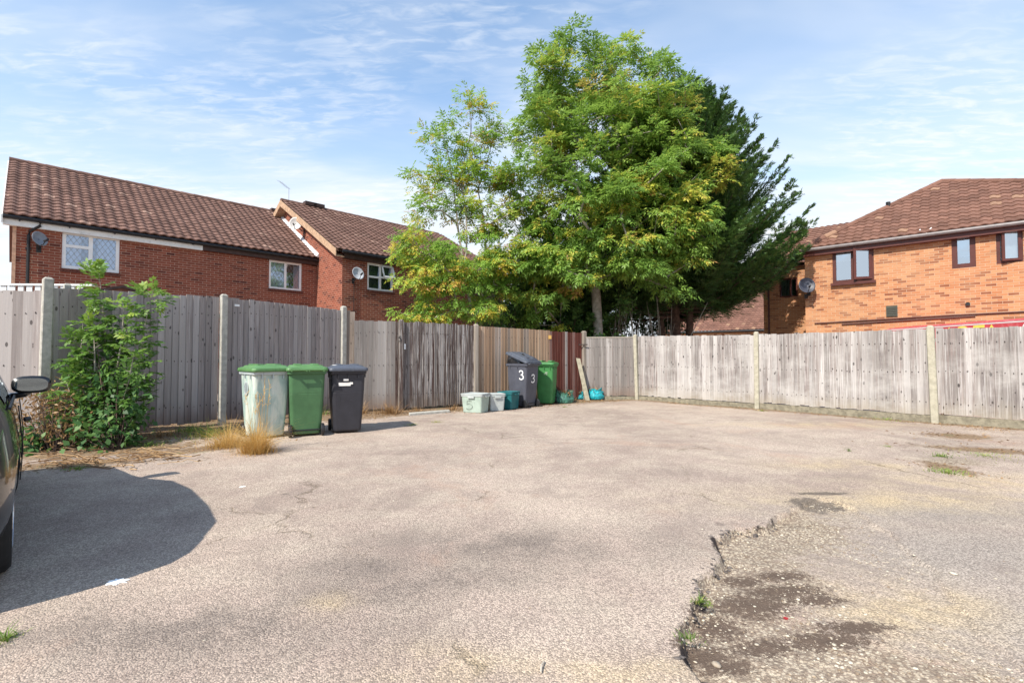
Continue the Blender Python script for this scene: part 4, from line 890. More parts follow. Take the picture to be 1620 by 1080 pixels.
b2 = wheelie((-3.43, 8.10), R_(28 + 180), 'bright green wheelie bin turned wheels outward between the pale bin and the black bin', P_green, P_lime, h=1.09)
b3 = wheelie((-2.86, 8.42), R_(25), 'black wheelie bin with a torn white sticker, right of the bright green bin', P_black, P_lidgrey, h=1.08)
m = MB(); 
for c, s in (((-.06, -.315, .82), (.19, .004, .055)), ((-.04, -.318, .895), (.08, .004, .035)), ((.045, -.318, .835), (.05, .004, .035))): m.box(c, s)
m.build('sticker', M['paper'], b3, local=True)
m = MB(); m.box((-.12, -.05, 1.135), (.22, .30, .004)); m.build('lid_paper', M['paper'], b3, local=True)
# worn stamp ring on the pale bin
m = MB(); m.loft([[np.array([-.272 - e, .02 + r * math.cos(k * math.pi / 12), .78 + 1.25 * r * math.sin(k * math.pi / 12)]) for k in range(24)] for e, r in ((.0, .075), (.004, .075), (.004, .088), (.0, .088))]); m.build('stamp_ring', P_palerim, b1, local=True)
# bin 3
a3 = R_(-40 - 90); b4 = wheelie((.28, 12.45), R_(-130), 'charcoal wheelie bin painted with white 3s, its lid propped open over a black bag', P_grey, P_lidgrey, h=1.12, open_=R_(20))
m = MB(); zt = np.array([0, 0, 1.0])
glyph(m, '3', np.array([.258, .08, .70]), np.array([0, -1, 0.0]) * -1, np.array([.05, 0, 1.0]), .15, .22, .03)
tag(m.build('number', M['white'], b4, local=True), 'white painted 3 on the side')
m = MB(); glyph(m, '3', np.array([.07, .315, .62]), np.array([-1.0, 0, 0]), np.array([0, .07, 1.0]), .14, .20, .028); tag(m.build('number', M['white'], b4, local=True), 'white painted 3 on the back')
m = MB(); m.box((.05, .05, 1.235), (.14, .10, .003), [[1, 0, 0], [0, .966, .259], [0, -.259, .966]]); m.build('lid_label', M['paper'], b4, local=True)
def crumple(V, amp, f, seed):
    r = np.random.default_rng(seed); V = V.copy()
    for k in range(7):
        d = r.normal(size=3); d /= np.linalg.norm(d); a = r.normal(size=3); a /= np.linalg.norm(a); ff = f * (1 + .6 * k)
        V += a * (amp / (1 + .5 * k) * np.sin(ff * (V @ d) + r.uniform(0, 6)))[:, None]
    return V
def blobmesh(name, c, rx, ry, rz, mat, parent=None, seed=1, amp=.02, f=14, n=(26, 16), floor=None, origin=None, rot=0.0):
    V = []; F_ = []; nu, nv = n
    for j in range(nv + 1):
        ph = -math.pi / 2 + math.pi * j / nv
        for i in range(nu):
            th = 2 * math.pi * i / nu; cp_ = abs(math.cos(ph)) ** .7; V.append((rx * cp_ * math.cos(th), ry * cp_ * math.sin(th), rz * np.sign(math.sin(ph)) * abs(math.sin(ph)) ** .8))
    V = crumple(np.array(V), amp, f, seed); ca, sa = math.cos(rot), math.sin(rot); V = V @ np.array([[ca, sa, 0], [-sa, ca, 0], [0, 0, 1]]) + np.array(c)
    if floor is not None: V[:, 2] = np.maximum(V[:, 2], floor)
    F_ = np.array([(j * nu + i, j * nu + (i + 1) % nu, (j + 1) * nu + (i + 1) % nu, (j + 1) * nu + i) for j in range(nv) for i in range(nu)])
    return np_mesh(name, V, F_, mat, parent, origin, smooth=True)
bagm = plain('black bag film', (.02, .02, .023), .25, .3, 9, spec=.6)
cb = Matrix.Rotation(R_(-130), 3, 'Z') @ Vector((0, -.16, 1.12)); o_ = np.array([.28 + cb.x, 12.45 + cb.y, cb.z + .05])
tag(blobmesh('rubbish_bag', o_, .28, .27, .17, bagm, None, 5, .04, 15, origin=o_), 'shiny black rubbish bag bulging out under the propped lid', 'rubbish bag')
b5 = wheelie((.93, 13.12), R_(-18), 'dark green wheelie bin with small white marks, right of the charcoal bin', P_green2, P_green2, w_=.50, d_=.58, h=1.09, dome=False)
m = MB()
for k in range(3): m.box((.04 + k * .012, -.277 - k * .001, .80 + k * .028), (.10 - k * .02, .004, .006))
m.build('emblem', M['paper'], b5, local=True)

# ================================================================== RECYCLING BOXES
def rbox(loc, rz, w_, d_, h, label, mat, lidm=None, lid=True, digit=False):
    th = thing('recycling_box', (loc[0], loc[1], 0), label, 'recycling box', 'recycling boxes by the bins', rz); m = MB()
    m.loft([rrect(w_ * .84, d_ * .84, .004, .04), rrect(w_ * .95, d_ * .95, h * .86, .04), rrect(w_ * .95, d_ * .95, h * .861, .04)], cap1=False); m.loft([rrect(w_ * .92, d_ * .92, h * .86, .04), rrect(w_ * .80, d_ * .80, .02, .04)], cap0=False)
    m.build('tub', mat, th, local=True)
    m = MB(); m.loft([rrect(w_ * .95, d_ * .95, h * .84, .04), rrect(w_ * 1.0, d_ * 1.0, h * .85, .04), rrect(w_ * 1.0, d_ * 1.0, h * .93, .04), rrect(w_ * .93, d_ * .93, h * .93, .04), rrect(w_ * .92, d_ * .92, h * .85, .04)], cap0=False, cap1=False); m.build('rim', lidm or mat, th, local=True)
    if lid:
        m = MB(); m.loft([rrect(w_ * 1.01, d_ * 1.01, h * .935, .045), rrect(w_ * 1.03, d_ * 1.03, h * .95, .045), rrect(w_ * 1.02, d_ * 1.02, h * .995, .045), rrect(w_ * .9, d_ * .88, h, .05), rrect(w_ * .86, d_ * .84, h * .975, .05)]); m.build('lid', lidm or mat, th, local=True)
    for s in (-1, 1):
        m = MB(); m.tube([(s * w_ * .5, -.09, h * .90), (s * (w_ * .5 + .03), -.08, h * .84), (s * (w_ * .5 + .03), .08, h * .84), (s * w_ * .5, .09, h * .90)], .010, 6); m.build('handle', lidm or mat, th, local=True)
    m = MB(); m.box((0.0, -d_ * .5 - .012, h * .82), (.16, .02, .05)); m.build('clip', lidm or mat, th, local=True)
    if digit:
        m = MB(); glyph(m, '5', np.array([-.16, -d_ * .438, h * .16]), np.array([1.0, 0, 0]), np.array([0, -.07, 1.0]), .20, .20, .020); tag(m.build('number', plain('faded black marker', (.22, .27, .23), .8, .4, 20), th, local=True), 'black hand drawn 5')
    return th
P_box = bin_plastic('pale green box plastic', (.36, .44, .38), (.55, .58, .52)); P_box2 = bin_plastic('grey white box plastic', (.40, .43, .42), (.58, .59, .57)); P_teal = bin_plastic('teal box plastic', (.012, .115, .125), (.03, .2, .2))
rbox((-.84, 11.28), R_(-24), .56, .44, .43, 'pale green lidded recycling box with a hand drawn 5', P_box, P_box2, digit=True)
rbox((-.40, 11.62), R_(20), .40, .40, .40, 'small greyish white recycling box between the pale green box and the teal box', P_box2)
rbox((-.08, 11.98), R_(-30), .42, .44, .42, 'teal recycling box standing before the charcoal bin', P_teal, None)

# ================================================================== BAGS AND PLANK BY THE CORNER
def sack(name, c, w_, h, col, label, seed, fill=(.22, .15, .08)):
    """a slumped open bag: creased side, torn uneven rim, dead plants inside"""
    th = thing(name, (c[0], c[1], 0), label, 'bag'); r = np.random.default_rng(seed); n = 40; ang = np.arange(n) * 2 * math.pi / n
    mt = plain(name + ' film ' + str(seed), col, .38, .4, 16, spec=.5, dirt=tuple(x * .25 + .03 for x in col), dirt_amt=.8)
    fold = sum(np.sin(ang * k + r.uniform(0, 6)) / k ** .6 for k in (3, 5, 8, 13)) * .055; rim = 1 + .30 * np.sin(ang * 2 + r.uniform(0, 6)) * .6 + .16 * np.sin(ang * 5 + r.uniform(0, 6)) + r.normal(0, .05, n)
    rings = []
    for f, k in ((0, .86), (.12, 1.0), (.35, 1.05), (.6, .96), (.8, .90), (1.0, .98)):
        rr = (1 + fold * (.5 + f) + r.normal(0, .018, n)) * k; rings.append([np.array([c[0] + w_ / 2 * rr[i] * math.cos(ang[i]), c[1] + w_ * .36 * rr[i] * math.sin(ang[i]), .004 + h * .82 * f * (rim[i] if f > .5 else 1)]) for i in range(n)])
    m = MB(); m.loft(rings, cap1=False); o_ = m.build('sack', mt, th); q = o_.modifiers.new('s', 'SOLIDIFY'); q.thickness = .006
    k = 260; a = r.uniform(0, 6.28, k); q = np.sqrt(r.random(k)) * .42; P = np.stack([c[0] + w_ * q * np.cos(a), c[1] + w_ * .7 * q * np.sin(a), h * r.uniform(.45, .85, k)], 1)
    V, F_, tt = leaf_quads(P, unit(r.normal(size=(k, 3)) + (0, 0, .5)), unit(r.normal(size=(k, 3))), r.uniform(.05, .13, k), r.uniform(.008, .03, k), np.clip(r.normal(.5, .2, k), 0, 1)); np_mesh('contents', V, F_, M['dry'], th, tint=tt)
    for s_ in (-1, 1):
        m = MB(); x = c[0] + s_ * w_ * .25; m.tube([(x - .05, c[1] - w_ * .2, h * .70), (x - .03, c[1] - w_ * .24, h * .95), (x + .03, c[1] - w_ * .22, h * .88), (x + .06, c[1] - w_ * .2, h * .66)], [.014, .009, .009, .014], 6); m.build('handle', mt, th)
    return th
sack('mesh_bag', (1.42, 13.3), .50, .36, (.045, .15, .11), 'crumpled green bag with standing handles, right of the dark green bin', 3)
pb = G(934, 631); sack('garden_bag', (pb[0] + .12, pb[1] - .1), .52, .34, (.015, .36, .42), 'bright turquoise bag slumped in the fence corner', 9)
sack('garden_bag', (pb[0] - .30, pb[1] - .02), .26, .24, (.02, .26, .30), 'small darker teal bag with straw, left of the turquoise bag', 12)
A_ = atY(929, 600, 14.15); A_[2] = 0.0; m = MB(); B_ = atY(915, 566, 14.3)
m.hexa([A_ + (-.06, -.02, 0), A_ + (.07, -.02, 0), A_ + (.07, .02, 0), A_ + (-.06, .02, 0), B_ + (-.07, -.02, 0), B_ + (.05, -.02, -.02), B_ + (.05, .02, -.02), B_ + (-.07, .02, 0)], .4)
tag(m.build('plank', plain('old plank', (.34, .31, .23), .9, .2, 9), origin=A_), 'pale plank leaning in the fence corner above the turquoise bag', 'plank')

# ================================================================== RED VAN SIDE BEHIND THE RIGHT FENCE
zt_ = 2.15; A_ = G(1385, 521, zt_ - .02)[:2]; B_ = G(1620, 503, zt_)[:2]; dv = B_ - A_; dv /= np.linalg.norm(dv); fv = Frame(A_, dv); Lv = 5.4
# the body lies to the far side of its visible flank
vn_ = thing('red_trailer', (*fv.pt(Lv / 2, .9, 0)[:2], 0), 'red trailer with yellow lettering showing over the right fence below the orange brick wall', 'trailer')
redm = plain('red vehicle paint', (.55, .075, .09), .35, .1, 3, dirt=(.7, .3, .3), dirt_amt=.4)
def vsec(s, k): return [fv.pt(s, y, z) for y, z in ((.0, .45), (.0, zt_ - .03 - k), (.015, zt_ - .008 - k), (.04, zt_ - k), (1.6, zt_ - k), (1.75, zt_ - .12 - k), (1.75, .45))]
m = MB(); m.loft([vsec(0, .35), vsec(.12, .12), vsec(.5, .02), vsec(1.2, 0), vsec(Lv - .4, 0), vsec(Lv, .1)]); m.build('body', redm, vn_)
m = MB(); m.fbox(fv, .3, Lv - .1, -.004, .02, zt_ - .085, zt_ - .065); m.fbox(fv, .3, Lv - .1, -.004, .02, zt_ - .05, zt_ - .044); m.build('stripe', M['white'], vn_)
m = MB()
for ch, px in (('A', 1496), ('D', 1519), ('E', 1543), ('A', 1562)):
    s_, z_ = fv.hit(px, 512, 0); wd_ = .42; glyph(m, ch, fv.pt(s_ - wd_ * .15, -.003, zt_ - .49), fv.d, np.array([0, 0, 1.0]), wd_ * .8, .36, .07)
m.build('lettering', plain('yellow lettering', (.85, .66, .12), .5, .05), vn_)
m = MB(); s_, _ = fv.hit(1617, 512, 0); glyph(m, 'S', fv.pt(s_, -.003, zt_ - .42), fv.d, np.array([0, 0, 1.0]), .3, .3, .06); m.build('lettering', M['white'], vn_)
for s_ in (1.3, 4.2):
    for y in (.12, 1.6):
        m = MB(); m.loft([[fv.pt(s_ + r * math.cos(k * math.pi / 10), y + dy, .33 + r * math.sin(k * math.pi / 10)) for k in range(20)] for dy, r in ((-.08, .2), (-.08, .32), (.08, .32), (.08, .2))]); m.build('wheel', M['gutter_black'], vn_)

# ================================================================== CAR AT THE LEFT EDGE
CAR_O = np.array([-4.60, 3.33]); car = thing('parked_car', (CAR_O[0], CAR_O[1], 0), 'dark glossy car cut off by the left edge of the photo', 'car', None, R_(135))
t = NT('dark car paint'); t.p.inputs['Coat Weight'].default_value = 1.0; t.p.inputs['Coat Roughness'].default_value = .03
paint = t.out(t.mix(t.ramp(t.noise(t.coord(), 3, 4), .3, .7), (.010, .011, .013), (.016, .018, .020)), .32, .25, .5)
trim = plain('car trim plastic', (.02, .02, .022), .55, .1); tyre = plain('tyre rubber', (.022, .022, .022), .85, .2, 12); alloy = plain('alloy wheel', (.62, .63, .66), .25, .05, 6, metal=.9)
HW = .88
def csec(x, top, belt, roofw, hw=HW, bot=.24):
    """half profile from the sill round to the crown, mirrored"""
    r = [(hw - .12, bot), (hw - .03, bot + .06), (hw, .42), (hw + .012, .58), (hw, .72), (hw - .03, belt - .06), (hw - .055, belt)]
    if top - belt > .1: r += [(roofw + (hw - .055 - roofw) * .5, belt + (top - belt) * .5), (roofw + .02, top - .09), (roofw - .07, top - .02), (roofw * .5, top)]
    else: r += [(hw - .09, belt + (top - belt) * .4), (hw - .16, belt + (top - belt) * .7), (hw * .6, top - .004), (hw * .3, top)]
    return [np.array([x, y, z]) for y, z in r] + [np.array([x, -y, z]) for y, z in r[::-1]]
st_ = [(-2.06, .86, .78, .6, .66, .42), (-2.02, .98, .86, .62, .74, .32), (-1.92, 1.12, .93, .60, .81, .27), (-1.70, 1.30, .96, .60, .86, .24), (-1.40, 1.45, .97, .62, .88, .24), (-.9, 1.50, .96, .63, .88, .24), (-.2, 1.51, .95, .64, .88, .24), (.30, 1.46, .94, .63, .88, .24), (.62, 1.30, .935, .61, .88, .24), (.95, 1.10, .93, .62, .88, .24), (1.18, .965, .90, .6, .88, .24), (1.55, .90, .85, .6, .87, .24), (1.85, .80, .76, .6, .82, .26), (2.02, .68, .64, .6, .72, .30), (2.10, .56, .53, .5, .60, .36)]
m = MB(); m.loft([csec(x, tp, bl, rw, hw, bt) for x, tp, bl, rw, hw, bt in st_])
body = m.build('body', paint, car, local=True, smooth=True)
cuts_ = []
for x in (-1.30, 1.40):
    for s in (-1, 1):
        c = MB(); c.loft([[np.array([x + .375 * math.cos(k * math.pi / 16), s * y, .33 + .375 * math.sin(k * math.pi / 16)]) for k in range(32)] for y in (.60, 1.1)]); co = c.build('cut', paint, car, local=True); cuts_.append(co)
        b_ = body.modifiers.new('c', 'BOOLEAN'); b_.object = co; b_.operation = 'DIFFERENCE'; b_.solver = 'EXACT'
dg = bpy.context.evaluated_depsgraph_get(); nm_ = bpy.data.meshes.new_from_object(body.evaluated_get(dg)); body.modifiers.clear(); body.data = nm_
for c in cuts_: bpy.data.objects.remove(c)
for x in (-1.30, 1.40):
    for s in (-1, 1):
        m = MB(); R0 = []
        for dy, r in ((-.10, .20), (-.11, .29), (-.085, .325), (.075, .325), (.10, .30), (.10, .225), (.085, .215)): R0.append([np.array([x + r * math.cos(k * math.pi / 20), s * (.765 + dy), .325 + r * math.sin(k * math.pi / 20)]) for k in range(40)])
        m.loft(R0); wo_ = m.build('wheel', tyre, car, local=True, smooth=True)
        m = MB(); m.loft([[np.array([x + r * math.cos(k * math.pi / 20), s * (.765 + dy), .325 + r * math.sin(k * math.pi / 20)]) for k in range(40)] for dy, r in ((.09, .222), (.103, .222), (.103, .20), (.05, .19))], cap0=False, cap1=False)
        for k in range(5):
            a = k * 2 * math.pi / 5 + .3; c = np.array([x + .11 * math.cos(a), s * .845, .325 + .11 * math.sin(a)]); m.box(c, (.19, .022, .045), [[math.cos(a), 0, -math.sin(a)], [0, 1, 0], [math.sin(a), 0, math.cos(a)]])
        m.tube([(x, s * .82, .325), (x, s * .862, .325)], .045, 14); m.build('rim', alloy, wo_, local=True)
def cside(x, f, off=.006):
    """point on the side glass band, f = 0 belt, 1 roof rail"""
    for a, b in zip(st_[:-1], st_[1:]):
        if a[0] <= x <= b[0]:
            k = (x - a[0]) / (b[0] - a[0]); v = [a[i] * (1 - k) + b[i] * k for i in range(6)]; break
    _, tp, bl, rw, hw, bt = v; y0, z0 = hw - .055, bl; y1, z1 = rw + .02, tp - .09
    return (y0 + (y1 - y0) * f + off, z0 + (z1 - z0) * f)
for s, nm in ((-1, 'side'), (1, 'side')):
    for xa, xb in ((-1.25, -.32), (-.26, .72)):
        m = MB(); n = 10; V = []
        for i in range(n + 1):
            x = xa + (xb - xa) * i / n
            for f in (.06, .92):
                xx = x
                if xb > .5 and f > .5: xx = min(x, .42)
                y, z = cside(xx, f, .008); V.append((xx, s * y, z))
        m.mesh(V, [(2 * i, 2 * i + 2, 2 * i + 3, 2 * i + 1) for i in range(n)]); m.build('side_window', M['glass_car'], car, local=True, smooth=True)
    m = MB(); m.tube([(x, s * cside(x, .0, .012)[0], cside(x, .0)[1] + .005) for x in np.linspace(-1.3, .8, 12)], .010, 6); m.build('window_trim', trim, car, local=True)
    m = MB(); m.tube([(-.14, s * .905, .80), (-.16, s * .93, .805), (-.32, s * .93, .81), (-.34, s * .905, .81)], .013, 8); m.build('door_handle', trim, car, local=True)
    m = MB(); m.tube([(-.29, s * .890, .35), (-.29, s * .901, .6), (-.29, s * .87, .92)], .004, 4); m.tube([(.85, s * .890, .35), (.85, s * .901, .6), (.80, s * .87, .90)], .004, 4); m.build('door_gap', trim, car, local=True)
    # door mirror
    m = MB(); rg_ = []
    for x, k in ((.80, .55), (.77, .85), (.70, 1.0), (.64, 1.0)):
        rg_.append([np.array([x, s * (.945 + .132 * k * math.copysign(abs(math.cos(a)) ** .7, math.cos(a))), 1.035 + .078 * k * math.copysign(abs(math.sin(a)) ** .7, math.sin(a)) - .01 * s * 0]) for a in [i * math.pi / 10 for i in range(20)]])
    m.loft(rg_); m.tube([(.72, s * .80, .93), (.73, s * .90, .945), (.72, s * .93, .97)], .03, 8); mo = m.build('door_mirror', paint, car, local=True, smooth=True)
    m = MB(); m.loft([[np.array([.637, s * (.945 + .110 * k * math.copysign(abs(math.cos(a)) ** .7, math.cos(a))), 1.035 + .058 * k * math.copysign(abs(math.sin(a)) ** .7, math.sin(a))]) for a in [i * math.pi / 10 for i in range(20)]] for k in (1.0, .5)], cap0=False); m.build('mirror_glass', M['mirror'], mo, local=True)
    m = MB(); m.hexa([(-2.05, s * .40, .70), (-2.05, s * .60, .70), (-1.90, s * .68, .72), (-1.90, s * .4, .72), (-2.0, s * .4, .86), (-2.0, s * .58, .86), (-1.88, s * .66, .88), (-1.88, s * .4, .88)]); m.build('tail_light', plain('red lens', (.35, .01, .012), .15, .05, 3, spec=.8), car, local=True)
    m = MB(); m.hexa([(1.98, s * .5, .56), (1.88, s * .79, .56), (1.7, s * .80, .6), (1.7, s * .5, .6), (1.96, s * .5, .64), (1.86, s * .77, .66), (1.66, s * .80, .72), (1.7, s * .5, .7)]); m.build('headlight', M['glass_car'], car, local=True)
m = MB(); m.face([(-1.955, -.50, 1.02), (-1.955, .50, 1.02), (-1.70, .46, 1.285), (-1.70, -.46, 1.285)]); m.build('rear_window', M['glass_car'], car, local=True)
m = MB(); m.face([(1.16, -.56, .985), (1.16, .56, .985), (.52, .50, 1.36), (.52, -.50, 1.36)]); m.build('windscreen', M['glass_car'], car, local=True)

# ================================================================== PLANTS
def compound(P, D, Nn, L, pairs, ll, lw, tint, rg, droop=.2, ttl=.06):
    """pinnate leaves: returns leaflets of every leaf"""
    Vs, Fs, Ts = [], [], []; k = 0; D = unit(D); Nn = unit(Nn - (Nn * D).sum(1, keepdims=True) * D); Sd = np.cross(D, Nn); n = len(P)
    specs = [(.30 + .62 * i / max(1, pairs - 1), s) for i in range(pairs) for s in (-1, 1)] + [(1.0, 0)]
    for f, s in specs:
        base = P + D * (L * f)[:, None] - Nn * (L * f * f * droop)[:, None]
        th = rg.uniform(.75, 1.15, n)[:, None] * (1 if s else 0)
        dd = unit(D * np.cos(th) + Sd * s * np.sin(th) - Nn * (droop * .8 * f) + rg.normal(0, .10, (n, 3)))
        nn = unit(Nn + rg.normal(0, .28, (n, 3)))
        sc = rg.uniform(.8, 1.15, n)
        V, F_, T_ = leaf_quads(base, dd, nn, ll * sc, lw * sc, np.clip(tint + rg.normal(0, ttl, n), 0, 1), .2)
        Vs.append(V); Fs.append(F_ + k); Ts.append(T_); k += len(V)
    return np.concatenate(Vs), np.concatenate(Fs), np.concatenate(Ts)
def grow(stems, targets, rg, step=.55, sag=.12):
    """attach every target to the nearest suitable node of the skeleton; returns nodes, parents, radii"""
    nodes, par = [], []
    for st in stems:
        prev = st[1] if isinstance(st, tuple) else -1; pts = st[0] if isinstance(st, tuple) else st
        for p in pts: nodes.append(np.array(p, float)); par.append(prev); prev = len(nodes) - 1
    base = nodes[0]; order = np.argsort([np.linalg.norm((t - base)) for t in targets]); tips = []
    for i in order:
        t = targets[i]; A = np.array(nodes); d = np.linalg.norm(A - t, axis=1); h = A[:, 2] - t[2]
        cost = d + np.clip(h + .1 * d, 0, None) * .7; cost[:4] += 6; j = int(np.argmin(cost)); p = nodes[j]; L = d[j]; m = max(1, int(L / step)); prev = j
        for q in range(1, m + 1):
            f = q / m; c = p + (t - p) * f + np.array([0, 0, 1]) * (math.sin(math.pi * f) * L * sag) + rg.normal(0, .035 * L, 3) * (1 - f) * (1 if q < m else 0)
            nodes.append(c); par.append(prev); prev = len(nodes) - 1
        tips.append(prev)
    cnt = np.ones(len(nodes))
    for i in range(len(nodes) - 1, -1, -1):
        if par[i] >= 0: cnt[par[i]] += cnt[i]
    return np.array(nodes), par, cnt
def skeleton_mesh(mb, nodes, par, cnt, r0, rmin=.006, pw=.5, nst=10, sides=6):
    mx = cnt.max(); rad = np.maximum(rmin, r0 * (cnt / mx) ** pw); rad[nst:] = np.minimum(rad[nst:], .045)
    kids = {}
    for i, p in enumerate(par): kids.setdefault(p, []).append(i)
    # chains
    for i, p in enumerate(par):
        main = max(kids[p], key=lambda q: cnt[q]) == i if p in kids else True
        if p == -1 or not main:
            ch = ([p] if p >= 0 else []) + [i]; c = i
            while c in kids:
                c = max(kids[c], key=lambda q: cnt[q]); ch.append(c)
            rr = [min(rad[k], rad[ch[1]] * 1.15) if len(ch) > 1 else rad[k] for k in ch]
            if len(ch) > 1: mb.tube([nodes[k] for k in ch], rr, sides if rr[0] > .03 else 4, cap=False)
    return rad
def lobes(spec, n, rg, shell=.55):
    """clump centres inside ellipsoids (cx, cy, cz, rx, ry, rz, weight)"""
    w_ = np.array([s[3] * s[4] * s[5] * (s[6] if len(s) > 6 else 1) for s in spec]) ** .75; w_ /= w_.sum(); out = []
    for s, k in zip(spec, np.maximum(1, (w_ * n).astype(int))):
        v = unit(rg.normal(size=(k, 3))); r = (shell + (1 - shell) * rg.random(k)) ; r = np.where(rg.random(k) < .3, rg.random(k) ** .5 * .8, r)
        out.append(np.array(s[:3]) + v * r[:, None] * np.array(s[3:6]))
    return np.concatenate(out)
def ash_tree(name, base, stems, spec, nclump, nleaf, label, mats, r0, seed, yellow=.12, brown=.02, crad=.43, ll=.145, lw=.054, extra=None, bark='bark_ash', Lr=(.20, .32)):
    rg = np.random.default_rng(seed); th = thing(name, base, label, 'tree'); cc = lobes(spec, nclump, rg)
    cc = cc[cc[:, 2] > base[2] + 1.0]
    if extra is not None: cc = np.concatenate([cc, extra])
    nodes, par, cnt = grow(stems, cc, rg); m = MB(); skeleton_mesh(m, nodes, par, cnt, r0, nst=sum(len(q[0]) if isinstance(q, tuple) else len(q) for q in stems)); m.build('trunk', M[bark], th, smooth=True)
    P, D, Nn, T_ = [], [], [], []
    cen = np.mean([s[:3] for s in spec], 0)
    for c in cc:
        k = max(6, int(nleaf * rg.uniform(.6, 1.4))); v = unit(rg.normal(size=(k, 3))); v[:, 2] = np.abs(v[:, 2]) * .8 - .25; rr = crad * rg.uniform(.7, 1.25)
        p = c + v * (rr * rg.random((k, 1)) ** .6) * np.array([1, 1, .75]); out = unit((c - cen)[None])
        d = unit(v + out * .5 + rg.normal(0, .35, (k, 3)) + np.array([0, 0, -.25])); P.append(p); D.append(d); Nn.append(unit(np.array([0, 0, 1.0]) + SKYN * .35 + rg.normal(0, .35, (k, 3))))
        y = rg.random(); b0 = rg.normal(.42, .17) 
        if y < brown: b0 = .97
        elif y < brown + yellow: b0 = rg.uniform(.68, .84)
        tt = np.clip(b0 + rg.normal(0, .07, k), 0, 1)
        if rg.random() < yellow * 2: q = rg.random(k) < .25; tt[q] = rg.uniform(.72, .9, q.sum())
        T_.append(tt)
    P, D, Nn, T_ = map(np.concatenate, (P, D, Nn, T_)); L = rg.uniform(*Lr, len(P))
    V, F_, tt = compound(P, D, Nn, L, 3, ll, lw, T_, rg, .25)
    np_mesh('crown', V, F_, mats, th, tint=tt); return th
SKYN = np.array([SUNH[0], SUNH[1], .3])
def wp(px, py, Y): return atY(px, py, Y)
def sph(px, py, Y, rpx, rpy, ry, wt=1.0):
    c = wp(px, py, Y); k = Y / FPX; return (*c, rpx * k, ry, rpy * k, wt)
# big ash
Yb = 16.4; tb = wp(946, 530, Yb); base = np.array([tb[0], tb[1], 0])
st1 = [base, wp(946, 520, Yb), wp(943, 470, Yb), wp(940, 435, Yb), wp(925, 390, Yb + .1), wp(905, 330, Yb + .2), wp(890, 260, Yb + .2), wp(885, 190, Yb), wp(880, 130, Yb), wp(868, 85, Yb)]
st2 = ([wp(958, 400, Yb - .1), wp(975, 340, Yb - .3), wp(980, 270, Yb - .2), wp(975, 190, Yb), wp(965, 110, Yb), wp(958, 60, Yb)], 3)
st3 = ([wp(990, 375, Yb - .4), wp(1035, 335, Yb - .8), wp(1080, 300, Yb - .9), wp(1110, 270, Yb - .8)], 3)
st4 = ([wp(900, 400, Yb - .6), wp(860, 360, Yb - 1.0), wp(840, 310, Yb - 1.0)], 3)
spec = [sph(900, 130, Yb, 75, 75, 1.5), sph(965, 118, Yb, 62, 62, 1.5), sph(1035, 160, Yb - .2, 62, 70, 1.5), sph(880, 215, Yb, 72, 65, 1.9, 1.1), sph(960, 220, Yb - .3, 90, 80, 2.0, 1.1), sph(1050, 240, Yb - .5, 75, 70, 1.8), sph(1105, 265, Yb - .6, 42, 55, 1.2),
        sph(850, 300, Yb - .4, 62, 65, 1.7), sph(910, 320, Yb - .8, 85, 75, 1.9), sph(1000, 330, Yb - .9, 95, 70, 2.0), sph(1085, 350, Yb - .9, 55, 75, 1.5), sph(830, 385, Yb - .6, 55, 55, 1.4), sph(880, 400, Yb - .9, 70, 40, 1.4), sph(965, 400, Yb - 1.1, 80, 42, 1.4, 1.5), sph(1045, 420, Yb - 1.1, 65, 42, 1.2, 1.6), sph(900, 430, Yb - 1.0, 60, 36, 1.1, 1.4), sph(1070, 460, Yb - 1.0, 26, 20, .5), sph(850, 455, Yb - .2, 60, 45, 1.2, .8), sph(820, 490, Yb - .2, 40, 30, 1.0, .6), sph(1000, 400, Yb - .9, 40, 30, 1.2), sph(860, 490, Yb - .1, 45, 32, .9, .7), sph(800, 440, Yb - .1, 36, 40, .9, .8)]
ash_tree('ash_tree', base, [st1, st2, st3, st4], spec, 480, 40, 'tall broad ash tree in full pale green leaf behind the fence corner', M['leaf_ash'], .17, 5, yellow=.10, brown=.01)
